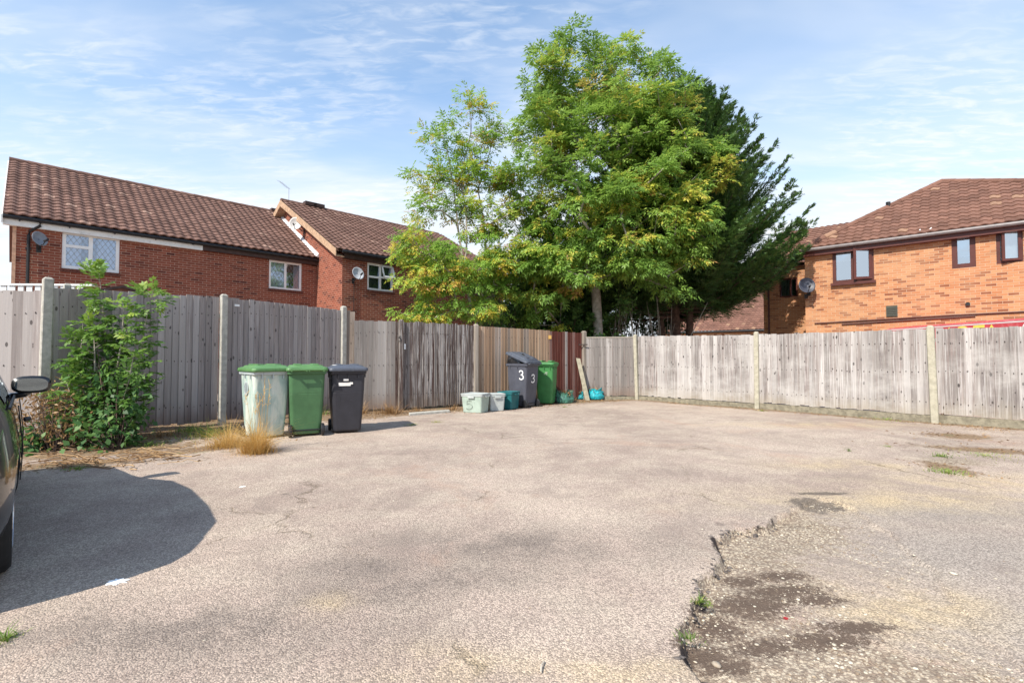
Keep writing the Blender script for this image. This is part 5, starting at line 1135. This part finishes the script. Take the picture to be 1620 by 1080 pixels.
# slim young ash with two stems
Yl = 15.2; tb = wp(757, 520, Yl); base = np.array([tb[0], tb[1], 0])
s1 = [base, wp(757, 520, Yl), wp(745, 490, Yl), wp(738, 445, Yl), wp(733, 420, Yl), wp(726, 370, Yl), wp(718, 300, Yl), wp(708, 240, Yl), wp(700, 215, Yl)]
s2 = ([wp(738, 400, Yl), wp(738, 340, Yl), wp(728, 280, Yl + .2), wp(745, 210, Yl + .2), wp(742, 150, Yl + .2)], 4)
s3 = ([wp(770, 470, Yl + .4), wp(771, 430, Yl + .5), wp(768, 385, Yl + .5), wp(762, 330, Yl + .5), wp(756, 300, Yl + .4), wp(775, 240, Yl + .4), wp(790, 180, Yl + .4)], 1)
spec = [sph(700, 225, Yl, 32, 30, .7), sph(770, 205, Yl + .3, 38, 38, .8), sph(735, 195, Yl, 26, 35, .5, .7), sph(742, 152, Yl, 6, 10, .2), sph(690, 280, Yl, 38, 32, .8), sph(750, 270, Yl + .2, 40, 38, .9, .8), sph(800, 270, Yl + .4, 32, 45, .9), sph(665, 330, Yl - .2, 34, 24, .7, .8), sph(720, 335, Yl, 38, 30, .9, .8), sph(790, 345, Yl + .3, 38, 38, 1.0), sph(660, 390, Yl - .3, 45, 28, .9, 1.2), sph(705, 400, Yl - .3, 42, 34, .9, 1.3), sph(665, 440, Yl - .4, 32, 30, .8, 1.3), sph(705, 455, Yl - .3, 42, 34, .9, 1.3), sph(800, 420, Yl + .2, 34, 40, .9), sph(690, 490, Yl - .4, 45, 24, .7, 1.3), sph(785, 480, Yl - .2, 34, 28, .8, .9), sph(628, 405, Yl - .3, 16, 10, .4), sph(740, 500, Yl, 30, 18, .6, .7), sph(735, 300, Yl, 50, 40, .9, .8), sph(770, 390, Yl, 40, 50, .9, .9), sph(750, 440, Yl, 45, 40, .9, .9), sph(660, 500, Yl - .4, 30, 16, .6)]
ash_tree('young_ash_tree', base, [s1, s2, s3], spec, 245, 24, 'slim young ash tree with yellowing leaf tips before the dark brick house', M['leaf_ash2'], .085, 8, yellow=.17, brown=.045, crad=.36, ll=.115, lw=.044, Lr=(.18, .28))

# cypress
def cypress(name, base, H, Rmax, label, seed, nb=300, hmin=.10):
    rg = np.random.default_rng(seed); th = thing(name, base, label, 'tree'); m = MB()
    for dx, dy, hh, rr in ((0, 0, H * .97, .23), (-.45, .15, H * .7, .15), (.5, -.1, H * .8, .16), (.15, .5, H * .6, .13)):
        n = 9; pts = [np.array(base) + np.array([dx * (1 + 1.2 * min(k / n, .5)) * (1 - .6 * k / n), dy * (1 + k / n), hh * k / n]) + rg.normal(0, .05, 3) * (k > 0) for k in range(n + 1)]
        m.tube(pts, [rr * (1 - k / n) ** .8 + .015 for k in range(n + 1)], 8)
    P, D, Nn, LL, WW, T_ = [], [], [], [], [], []
    for i in range(nb):
        f = rg.random() ** .85; h = hmin + (.98 - hmin) * f; z0 = H * h * .93; az = rg.uniform(0, 2 * math.pi)
        pr = (1 - max(0, (h - .32) / .68)) ** .60 if h > .32 else .80 + .2 * h / .32; R = Rmax * pr * rg.uniform(.72, 1.08) + .35
        rise = .20 + .52 * h + rg.uniform(-.08, .12); dr = np.array([math.cos(az), math.sin(az), 0]); n = 10; pts = []
        side = np.array([-dr[1], dr[0], 0]); wob = rg.normal(0, .12)
        for k in range(n + 1):
            q = k / n; pts.append(np.array(base) + dr * (R * q) + side * wob * R * q * q + np.array([0, 0, z0 * .92 + R * rise * (q ** 1.6) - R * .10 * math.sin(math.pi * q)]))
        pts = np.array(pts); m.tube(pts[:-1], [.045 * (1 - k / n) + .006 for k in range(n)], 4, cap=False)
        ns = int(40 + R * 26); q = .22 + .78 * rg.random(ns) ** .75; idx_ = np.clip((q * n).astype(int), 0, n - 1); fr2 = (q * n - idx_)[:, None]
        c = pts[idx_] * (1 - fr2) + pts[idx_ + 1] * fr2; ax = unit(pts[idx_ + 1] - pts[idx_]); c = c + rg.normal(0, .17, (ns, 3)) * (1.15 - q[:, None])
        sl = np.clip(.75 * (1.08 - q), .14, .62) * rg.uniform(.8, 1.35, ns)                # spray length
        sg = np.where(rg.random(ns) < .5, -1, 1)[:, None]; vert = rg.normal(0, .38, (ns, 1))
        sdv = unit(np.cross(ax, np.array([0, 0, 1.0]))); sd2 = unit(ax * rg.uniform(.55, 1.1, (ns, 1)) + sdv * sg * rg.uniform(.3, .9, (ns, 1)) + np.array([0, 0, 1.0]) * (vert + .12))
        nb_ = 10; tnt = np.clip(rg.normal(.33, .14, ns) + .25 * (q - .6) , 0, .78); nrm = unit(np.array([0, 0, 1.0]) + rg.normal(0, .45, (ns, 3)))
        for j in range(nb_):
            u = .08 + .92 * j / (nb_ - 1); s_ = -1 if j % 2 else 1; lt = unit(np.cross(sd2, nrm)) * s_
            o_ = c + sd2 * (sl * u)[:, None] - np.array([0, 0, 1.0]) * (sl * u * u * .12)[:, None]
            dd = unit(sd2 + lt * rg.uniform(.35, .75, (ns, 1)) * (0 if j == nb_ - 1 else 1) + rg.normal(0, .12, (ns, 3)))
            P.append(o_); D.append(dd); Nn.append(unit(nrm + rg.normal(0, .3, (ns, 3)))); LL.append(sl * (.46 - .26 * u) + .08); WW.append(.020 + .014 * rg.random(ns)); T_.append(tnt + rg.normal(0, .06, ns))
    m.build('trunk', M['bark_dark'], th, smooth=True)
    P, D, Nn, LL, WW, T_ = map(np.concatenate, (P, D, Nn, LL, WW, T_)); ok = P[:, 2] > (2.75 if hmin > .2 else .7)
    V, F_, tt = leaf_quads(P[ok], D[ok], Nn[ok], LL[ok], WW[ok], np.clip(T_[ok], 0, 1), .05); np_mesh('crown', V, F_, M['leaf_conifer'], th, tint=tt); return th
tb = wp(1068, 530, 19.6); cypress('cypress_tree', (tb[0], tb[1], 0), 13.3, 4.5, 'huge dark feathery cypress tree behind the broad ash', 21, 560, .25)
tb = wp(885, 530, 18.6); cypress('cypress_tree', (tb[0], tb[1], 0), 5.6, 2.5, 'low dark cypress filling the shade left of the tall ash trunk', 22, 170)

def bush(name, base, spec, n, label, mat, ll, lw, seed, cat='shrub', tint0=.4, stems=None, group=None, up=.5, stemmat='bark_dark'):
    rg = np.random.default_rng(seed); th = thing(name, base, label, cat, group); cc = lobes(spec, max(6, n // 24), rg, .45); m = MB(); cc = cc[cc[:, 2] > .05]
    for c in cc:
        a = np.array(base) + np.array([(c[0] - base[0]) * .25, (c[1] - base[1]) * .25, 0]); mid = (a + c) / 2 + np.array([0, 0, .08]) + rg.normal(0, .03, 3); m.tube([a, mid, c], [.010, .007, .003], 4, cap=False)
    m.build('stem', M[stemmat], th); k = max(1, n // len(cc)); P = np.repeat(cc, k, 0) + rg.normal(0, .11, (len(cc) * k, 3)); P[:, 2] = np.maximum(P[:, 2], .03)
    D = unit(rg.normal(size=P.shape) + np.array([.15, -.4, -.1])); Nn = unit(rg.normal(0, .5, P.shape) + np.array([0, -.3, 1.0]) * up * 2); s = rg.uniform(.6, 1.3, len(P))
    V, F_, tt = leaf_quads(P, D, Nn, ll * s, lw * s, np.clip(rg.normal(tint0, .16, len(P)), 0, 1), .2); np_mesh('leaves', V, F_, mat, th, tint=tt); return th
# dark undergrowth behind the fence corner, ivy at the ash foot
bq = wp(800, 510, 16.9); bush('laurel_shrub', (bq[0], bq[1], 0), [sph(800, 490, 16.9, 65, 55, 1.0), sph(870, 500, 17.3, 60, 40, 1.0)], 2600, 'dark shrub in the shade behind the honey brown fence', M['leaf_shrub'], .16, .07, 31, tint0=.3)
bq = wp(950, 528, 16.0); bush('ivy_clump', (bq[0], bq[1], 0), [sph(955, 545, 16.0, 28, 20, .5), sph(985, 480, 16.3, 22, 24, .4, .5)], 900, 'low green growth at the foot of the tall ash trunk, above the fence', M['leaf_shrub'], .13, .06, 32, tint0=.6)
rg = np.random.default_rng(77); bq = wp(1020, 540, 16.8); sc_ = thing('bare_suckers', (bq[0], bq[1], 0), 'thin bare upright stems behind the fence, between ash trunk and cypress', 'shrub'); m = MB()
for k in range(26):
    x = bq[0] + rg.uniform(-1.1, 1.1); y = bq[1] + rg.uniform(-.3, .5); h = rg.uniform(2.2, 3.4); l = rg.normal(0, .35, 2); m.tube([(x, y, 0), (x + l[0] * .4, y + l[1] * .4, h * .5), (x + l[0], y + l[1], h)], [.022, .016, .006], 5, cap=False)
m.build('stem', M['bark_ash'], sc_)

bq = wp(1010, 525, 21.0); bush('laurel_shrub', (bq[0], bq[1], 0), [sph(1010, 500, 21.0, 75, 42, 1.0), sph(1060, 505, 21.4, 45, 34, .8), sph(1005, 460, 21.4, 50, 26, .8, .6)], 3800, 'dark undergrowth closing the gap between the ash trunk and the cypress trunks', M['leaf_conifer'], .17, .07, 33, tint0=.22)
# sapling in front of the tall fence
rg = np.random.default_rng(91); Ys = 7.35; base = np.array([*G(160, 700)[:2], 0]); sap = thing('ash_sapling', base, 'green ash sapling standing against the tall grey fence beside the car', 'sapling')
m = MB(); P, D, Nn, LL, T_ = [], [], [], [], []
for st in ([base, wp(163, 640, Ys), wp(168, 560, Ys + .1), wp(163, 490, Ys + .1), wp(157, 436, Ys + .1)], [base + (.1, .05, 0), wp(205, 640, Ys + .1), wp(222, 560, Ys + .2), wp(232, 500, Ys + .2), wp(240, 468, Ys + .2)], [base + (-.05, 0, 0), wp(150, 620, Ys - .1), wp(150, 560, Ys - .1), wp(148, 520, Ys)], [base + (-.1, 0, 0), wp(120, 650, Ys - .2), wp(104, 600, Ys - .2)], [base + (.12, 0, 0), wp(190, 650, Ys - .2), wp(205, 600, Ys - .2), wp(214, 545, Ys - .1)], [base + (.0, .05, 0), wp(180, 620, Ys), wp(192, 540, Ys), wp(196, 490, Ys)], [base + (-.05, .05, 0), wp(140, 620, Ys), wp(128, 560, Ys), wp(132, 500, Ys)]):
    m.tube(st, [.020, .014, .010, .006, .003][:len(st) - 1] + [.003], 6, cap=False); pts = np.array(st); n = 20 if len(st) > 4 else 13
    for i in range(n):
        f = .22 + .78 * i / (n - 1); q = f * (len(pts) - 1); j = min(int(q), len(pts) - 2); p = pts[j] + (pts[j + 1] - pts[j]) * (q - j)
        for s in range(3 if f > .9 else 2):
            az = rg.uniform(0, 2 * math.pi) + s * math.pi; d = np.array([math.cos(az) * 1.0, math.sin(az) * .6 - .15, rg.uniform(.05, .5) if f < .95 else .8]); L = rg.uniform(.17, .30) * (1.1 - .35 * f)
            P.append(p); D.append(d); Nn.append(np.array([0, -.2, 1.0]) + rg.normal(0, .2, 3)); LL.append(L); T_.append(.12 + .55 * f ** 2.4 + rg.normal(0, .06))
            if rg.random() < .6:
                tw = p + unit(d) * L * .7; m.tube([p, tw], [.005, .002], 4, cap=False)
                for z in range(2): P.append(tw); D.append(d + rg.normal(0, .6, 3)); Nn.append(np.array([0, -.2, 1.0]) + rg.normal(0, .25, 3)); LL.append(L * .8); T_.append(.12 + .55 * f ** 2.4 + rg.normal(0, .08))
m.build('stem', M['bark_ash'], sap, smooth=True)
P, D, Nn = np.array(P), unit(np.array(D)), unit(np.array(Nn)); V, F_, tt = compound(P, D, Nn, np.array(LL), 4, .088, .042, np.clip(T_, 0, .8), rg, .22, .05)
np_mesh('leaves', V, F_, M['leaf_sapling'], sap, tint=tt)
bush('leafy_shrub', (*G(185, 712)[:2], 0), [sph(175, 690, 6.9, 42, 30, .35), sph(150, 668, 7.0, 34, 30, .3), sph(200, 662, 7.1, 26, 36, .3), sph(190, 618, 7.3, 42, 34, .3, .8), sph(170, 560, 7.5, 40, 45, .2, .35)], 1500, 'low dark green broad leaved shrub at the foot of the sapling', M['leaf_shrub'], .10, .065, 41, tint0=.42)
bush('ivy_clump', (*G(60, 712)[:2], 0), [sph(60, 700, 6.7, 26, 20, .35)], 260, 'small patch of green ivy leaves beside the car front wheel', M['leaf_shrub'], .09, .07, 42, tint0=.35)
bush('dead_bramble', (*G(85, 715)[:2], 0), [sph(85, 665, 7.0, 45, 42, .35), sph(70, 640, 7.2, 30, 28, .3), sph(110, 690, 6.8, 40, 22, .35), sph(120, 640, 7.2, 26, 30, .25, .6)], 1500, 'brown withered bramble heap between the car and the sapling', M['dry'], .075, .022, 43, tint0=.4, up=.1)
# trailing dead stems on the ground
rg = np.random.default_rng(51); tr = thing('dead_vines', (*G(110, 735)[:2], 0), 'tangle of pale dead vines lying on the ground before the bramble heap', 'vines'); m = MB()
for k in range(46):
    px = rg.uniform(30, 250); c = G(px, 735 - .03 * px + rg.uniform(-16, 10)); a = rg.uniform(-.5, .9); pts = []
    for j in range(7): pts.append(c + np.array([math.cos(a), math.sin(a) * .5, 0]) * j * .10 + np.array([0, 0, .02 + .06 * abs(math.sin(j * 1.3 + k)) * rg.random()]) + rg.normal(0, .02, 3) * (1, 1, 0)); a += rg.normal(0, .3)
    m.tube(pts, rg.uniform(.003, .007), 4, rg.random(), cap=False)
m.build('stem', M['dry'], tr)

def tuft(name, base, r, h, n, mat, label, seed, cat='grass', spread=.5, w_=.005, tint0=.5, group=None, curl=.35):
    rg = np.random.default_rng(seed); a = rg.uniform(0, 2 * math.pi, n); rr = r * np.abs(rg.normal(0, .62, n)); B = np.stack([base[0] + rr * np.cos(a), base[1] + rr * np.sin(a), np.zeros(n)], 1)
    a2 = a + rg.normal(0, .8, n); o = np.stack([np.cos(a2), np.sin(a2), np.zeros(n)], 1); hh = h * (.25 + .95 * rg.random(n) ** 1.7) * np.exp(-.5 * (rr / r) ** 2) * rg.choice([.55, .8, 1.0, 1.15], n); sp = spread * rg.uniform(.05, 1.5, n); up = np.array([0, 0, 1.0]); sd = np.stack([-np.sin(a2 + rg.normal(0, .6, n)), np.cos(a2), np.zeros(n)], 1)
    V = []; k = 4
    for j in range(k + 1):
        f = j / k; c = B + up * (hh * (f - curl * f * f * sp))[:, None] + o * (hh * sp * f ** 1.6)[:, None]; wv = w_ * (1 - f) ** .7 + .0006; V += [c - sd * wv / 2, c + sd * wv / 2]
    V = np.stack(V, 1).reshape(-1, 3); F_ = np.concatenate([np.arange(n)[:, None] * (2 * k + 2) + np.array([2 * j, 2 * j + 1, 2 * j + 3, 2 * j + 2]) for j in range(k)]); tt = np.tile(np.clip(rg.normal(tint0, .2, n), 0, 1), k)
    o_ = np_mesh(name, V, F_, mat, origin=(base[0], base[1], 0), tint=tt); return tag(o_, label, cat, group)
q = G(405, 716); tuft('dry_grass_clump', q, .18, .52, 1700, M['drygrass'], 'dense golden clump of dry grass in front of the pale green bin', 61, spread=1.0, w_=.0042)
q = G(362, 706); tuft('dry_grass_clump', q, .26, .46, 1100, M['drygrass'], 'looser straw coloured grass clump left of the dense golden clump', 62, spread=1.2, w_=.0042, tint0=.45)
q = G(330, 690); tuft('fence_weeds', q, .4, .30, 420, M['grass'], 'mixed green and straw weeds at the foot of the tall fence left of the bins', 63, spread=.9, w_=.008, tint0=.55)
rg = np.random.default_rng(64); q = G(408, 712); st_g = thing('grass_stalks', (q[0], q[1], 0), 'a few tall pale grass stalks rising in front of the pale green bin', 'grass'); m = MB()
for k in range(11):
    a = rg.uniform(-.10, .12); h = rg.uniform(.55, .98); x = q[0] + rg.uniform(-.13, .13); y = q[1] + rg.uniform(-.1, .1); m.tube([(x, y, 0), (x + a * .3, y, h * .5), (x + a, y - .02, h)], [.0025, .002, .0015], 4, .6, cap=False)
    for z in range(7): c = np.array([x + a, y - .02, h * (.82 + .03 * z)]); m.tube([c, c + rg.normal(0, .018, 3) + (0, 0, .03)], .003, 3, .7, cap=False)
m.build('stem', M['drygrass'], st_g)
tl_ = [(1108, 952, .05, .05, 70, 'small green tuft on the broken tarmac edge', .5), (1088, 1010, .055, .045, 80, 'grey green weed at the bottom of the broken tarmac edge', .3), (1120, 958, .03, .03, 40, 'tiny tuft beside the green tuft on the broken edge', .6),
       (1500, 748, .22, .06, 260, 'yellowish moss and grass patch in the cracked right corner', .62), (1490, 722, .11, .07, 120, 'bright green tuft above the yellowish moss patch at right', .5), (1344, 713, .05, .07, 30, 'tiny wiry weed alone on the tarmac right of centre', .3), (1405, 706, .09, .025, 90, 'flat yellow green weed right of the wiry weed', .65),
       (6, 1014, .06, .07, 110, 'bright green tuft at the lower left edge of the photo', .5), (122, 742, .13, .05, 200, 'low green weeds before the dead vines', .45), (652, 672, .16, .04, 160, 'pale yellow green weeds near the kerb stone right of the black bin', .7), (690, 668, .14, .06, 90, 'wispy dry grass left of the recycling boxes', .95), (1205, 650, .16, .05, 130, 'green moss strip at the foot of the middle concrete post, right fence', .55), (893, 644, .08, .05, 80, 'small weed in front of the dark green bin', .5), (1560, 722, .5, .04, 420, 'scattered dry weeds along the crack below the right fence', .72)]
for i, (px, py, r, h, n, lb, ti) in enumerate(tl_): tuft('grass_tuft', G(px, py), r, h, n, M['grass'], lb, 100 + i, spread=1.1, w_=.0045 if r < .1 else .007, tint0=ti, group='weeds growing through the tarmac')
q = G(1492, 668); tuft('dead_dock', q, .09, .30, 90, M['dry'], 'rust brown dead weed at the foot of the last concrete post', 121, cat='weed', spread=.35, w_=.016, tint0=.55)
q = G(615, 655); tuft('dead_weeds', (q[0], q[1] + .1), .35, .34, 330, M['dry'], 'brown dead weeds between the black bin and the peeling fence', 122, cat='weed', spread=.8, w_=.010, tint0=.45)
q = G(575, 655); tuft('dead_weeds', (q[0] - .1, q[1] + .1), .25, .40, 160, M['dry'], 'brown dead weeds right behind the black bin', 123, cat='weed', spread=.7, w_=.010, tint0=.5)
q = G(505, 655); tuft('dead_weeds', (q[0], q[1]), .3, .40, 200, M['grass'], 'yellow green weeds showing between the green and black bins', 124, cat='weed', spread=.8, w_=.010, tint0=.7)
for i, (px, py, rx, n, h, mt, ti, lb) in enumerate([(255, 690, .45, 260, .16, 'dry', .4, 'brown dead stalks under the gap below the tall fence'), (300, 682, .35, 200, .22, 'grass', .4, 'green weeds under the tall fence right of the sapling'), (235, 705, .3, 160, .10, 'grass', .5, 'short green weeds right of the leafy shrub'), (660, 650, .3, 130, .16, 'dry', .5, 'thin brown weeds under the peeling fence'), (715, 648, .18, 110, .22, 'dry', .45, 'brown weeds left of the pale recycling box'), (905, 632, .2, 90, .14, 'dry', .6, 'straw weeds between the green bag and the turquoise bag'), (1090, 637, .3, 120, .07, 'grass', .6, 'low moss and grass at the foot of the first long right panel'), (1400, 664, .5, 160, .06, 'grass', .65, 'low mossy grass under the panel before the last concrete post'), (1560, 680, .5, 220, .07, 'dry', .55, 'dry moss strip under the last right panel')]):
    q = G(px, py); tuft('fence_weeds', q, rx, h, n, M[mt], lb, 140 + i, cat='weed', spread=1.0, w_=.007, tint0=ti)
# kerb stone and wood scraps by the mid fence
a, b = G(648, 658), G(712, 652); m = MB(); d = unit((b - a)[None])[0]; m.hexa([a + (0, 0, -.05), b + (0, 0, -.05), b + (-.05, .15, -.05), a + (-.05, .15, -.05), a + (0, .01, .055), b + (0, .01, .045), b + (-.05, .15, .05), a + (-.05, .15, .06)])
tag(m.build('kerb_stone', M['concrete'], origin=a, bevel=.012), 'grey kerb stone lying at the foot of the peeling fence', 'stone')

# ================================================================== SMALL THINGS ON THE GROUND
def scatter(name, P, size, mat, label, seed, flat=.6):
    rg = np.random.default_rng(seed); t_ = (1 + 5 ** .5) / 2; I = np.array([(-1, t_, 0), (1, t_, 0), (-1, -t_, 0), (1, -t_, 0), (0, -1, t_), (0, 1, t_), (0, -1, -t_), (0, 1, -t_), (t_, 0, -1), (t_, 0, 1), (-t_, 0, -1), (-t_, 0, 1)]) / 1.9
    Fi = np.array([(0, 11, 5), (0, 5, 1), (0, 1, 7), (0, 7, 10), (0, 10, 11), (1, 5, 9), (5, 11, 4), (11, 10, 2), (10, 7, 6), (7, 1, 8), (3, 9, 4), (3, 4, 2), (3, 2, 6), (3, 6, 8), (3, 8, 9), (4, 9, 5), (2, 4, 11), (6, 2, 10), (8, 6, 7), (9, 8, 1)])
    n = len(P); sc = np.stack([rg.uniform(.6, 1.3, n), rg.uniform(.6, 1.3, n), rg.uniform(.4, .9, n) * flat], 1) * size[:, None]; a = rg.uniform(0, 6.28, n); V = I[None] * (1 + rg.normal(0, .15, (n, 12, 1))) * sc[:, None]
    x = V[..., 0] * np.cos(a)[:, None] - V[..., 1] * np.sin(a)[:, None]; y = V[..., 0] * np.sin(a)[:, None] + V[..., 1] * np.cos(a)[:, None]; V = np.stack([x, y, V[..., 2]], -1) + P[:, None]
    F_ = (Fi[None] + 12 * np.arange(n)[:, None, None]).reshape(-1, 3); tt = np.repeat(rg.random(n), 20); o_ = np_mesh(name, V.reshape(-1, 3), F_, mat, tint=tt, k=3); return tag(o_, label, None, None, 'stuff')
from bisect import bisect_left
Zg = Z.reshape(ny, nx)
def gz(x, y):
    i = np.clip(np.searchsorted(xs, x), 1, nx - 1); j = np.clip(np.searchsorted(ys, y), 1, ny - 1); return Zg[j, i]
stone_m = NT('loose flint'); tn = stone_m.attr('tint'); cc_ = stone_m.mix(stone_m.ramp(tn, 0, .6), (.24, .18, .13), (.46, .40, .32)); cc_ = stone_m.mix(stone_m.ramp(tn, .7, .95), cc_, (.60, .54, .43)); cc_ = stone_m.mix(stone_m.ramp(stone_m.noise(stone_m.coord(), 60, 3), .5, .7, 0, .4), cc_, (.35, .24, .13)); stone_m = stone_m.out(cc_, .85, None, .2)
rg = np.random.default_rng(5); cand = np.stack([rg.uniform(.5, 3.6, 130000), rg.uniform(1.35, 4.6, 130000)], 1)
ii = np.clip(np.searchsorted(xs, cand[:, 0]), 0, nx - 1); jj = np.clip(np.searchsorted(ys, cand[:, 1]), 0, ny - 1)
gmask = np.clip(m_grav, 0, 1).reshape(ny, nx)[jj, ii]; smask = m_soil.reshape(ny, nx)[jj, ii]; hole_ = inh.reshape(ny, nx)[jj, ii]
pr = gmask * .22 * np.where(smask > .5, .35, 1) + hole_ * .02 + .0015; pr *= .35 + 1.3 * (sn(cand, 5, 6, 12) > .1)
cand = cand[rg.random(len(cand)) < pr]; sz = .0025 + .008 * rg.random(len(cand)) ** 4.0; zz_ = gz(cand[:, 0], cand[:, 1]) + sz * .12
scatter('gravel', np.column_stack([cand, zz_]), sz, stone_m, 'loose pale flint gravel in the broken tarmac at lower right', 6)
cand = np.stack([rg.uniform(-4, 5, 500), rg.uniform(1.4, 9, 500)], 1); sz = .003 + .006 * rg.random(500) ** 3
scatter('loose_grit', np.column_stack([cand, gz(cand[:, 0], cand[:, 1]) + .001]), sz, stone_m, 'scattered loose grit over the tarmac', 8)
rg = np.random.default_rng(15); hp = []
for a, b in zip(hole_edge[:-1], hole_edge[1:]):
    for k in range(int(np.linalg.norm(b - a) * 55) + 2): hp.append(a + (b - a) * rg.random() + rg.normal(0, .022, 2) + np.array([.022, -.004]))
hp = np.array(hp); sz = .004 + .016 * rg.random(len(hp)) ** 2
scatter('broken_tarmac', np.column_stack([hp, gz(hp[:, 0], hp[:, 1]) + sz * .1]), sz, plain('tar chunk', (.13, .11, .10), .95, .4, 30, bump=.6), 'dark crumbs of broken tarmac along the raised edge', 16)
for px, py, s, lb in ((1508, 906, .022, 'single yellowish stone on the grey patch at right'), (1328, 966 - 0, .012, 'small pale stone right of the soil patch'), (900, 1011, .013, 'small orange brown stone near the bottom centre'), (1133, 1030, .02, 'round pale stone in the dark soil at the bottom of the hole')):
    c = G(px, py); o_ = scatter('stone', np.array([[c[0], c[1], gz(c[0], c[1]) + s * .2]]), np.array([s]), stone_m, lb, px); o_['category'] = 'stone'; del o_['kind']
# dry leaves and twigs near the fences
cand = np.stack([rg.uniform(-8.5, 10.5, 90000), rg.uniform(5.2, 14.6, 90000)], 1); de_ = m_deb.reshape(ny, nx)[np.clip(np.searchsorted(ys, cand[:, 1]), 0, ny - 1), np.clip(np.searchsorted(xs, cand[:, 0]), 0, nx - 1)]
cand = cand[rg.random(len(cand)) < de_ * .5 * (.4 + (sn(cand, 3.1, 6, 22) > 0))]; n = len(cand); Pq = np.column_stack([cand, gz(cand[:, 0], cand[:, 1]) + .006]); aa = rg.uniform(0, 6.28, n)
V, F_, tt = leaf_quads(Pq, unit(np.stack([np.cos(aa), np.sin(aa), rg.normal(.1, .2, n)], 1)), unit(np.array([0, 0, 1.0]) + rg.normal(0, .4, (n, 3))), rg.uniform(.02, .06, n), rg.uniform(.008, .03, n), np.clip(rg.normal(.35, .25, n), 0, 1))
tag(np_mesh('leaf_litter', V, F_, M['dry'], tint=tt), 'brown leaf litter and twigs along the foot of the fences', None, None, 'stuff')
# white splash, red scrap, twig
def flat_scrap(name, px, py, r, mat, label, seed, cat='litter', asp=1.0, hgt=.004):
    rg = np.random.default_rng(seed); c = G(px, py); c[2] = gz(c[0], c[1]) + .002; n = 22; m = MB(); r1 = []
    for k in range(n):
        a = 2 * math.pi * k / n; q = r * rg.uniform(.55, 1.15); r1.append(np.array([q * math.cos(a), asp * q * math.sin(a), 0]))
    m.loft([[c + p for p in r1], [c + p * .93 + (0, 0, hgt * rg.uniform(.6, 1.2)) for p in r1]]); return tag(m.build(name, mat, origin=c), label, cat)
flat_scrap('paper_scrap', 186, 920, .062, plain('white tissue', (.85, .87, .88), .8, .04, 30), 'crumpled white scrap at the edge of the car shadow', 3, asp=.75)
flat_scrap('red_scrap', 1243, 968, .011, plain('red scrap plastic', (.35, .02, .03), .4), 'small red scrap in the broken tarmac', 4)
flat_scrap('white_scrap', 384, 769, .03, M['paper'], 'tiny white speck on the tarmac left of centre', 5)
c = G(858, 1056); m = MB(); m.tube([c + (-.008, -.035, .006), c + (-.004, 0, .010), c + (.010, .035, .006)], [.004, .0045, .0035], 6); tag(m.build('twig', plain('pale twig', (.5, .44, .36), .8), origin=c), 'short pale twig near the bottom centre', 'twig')
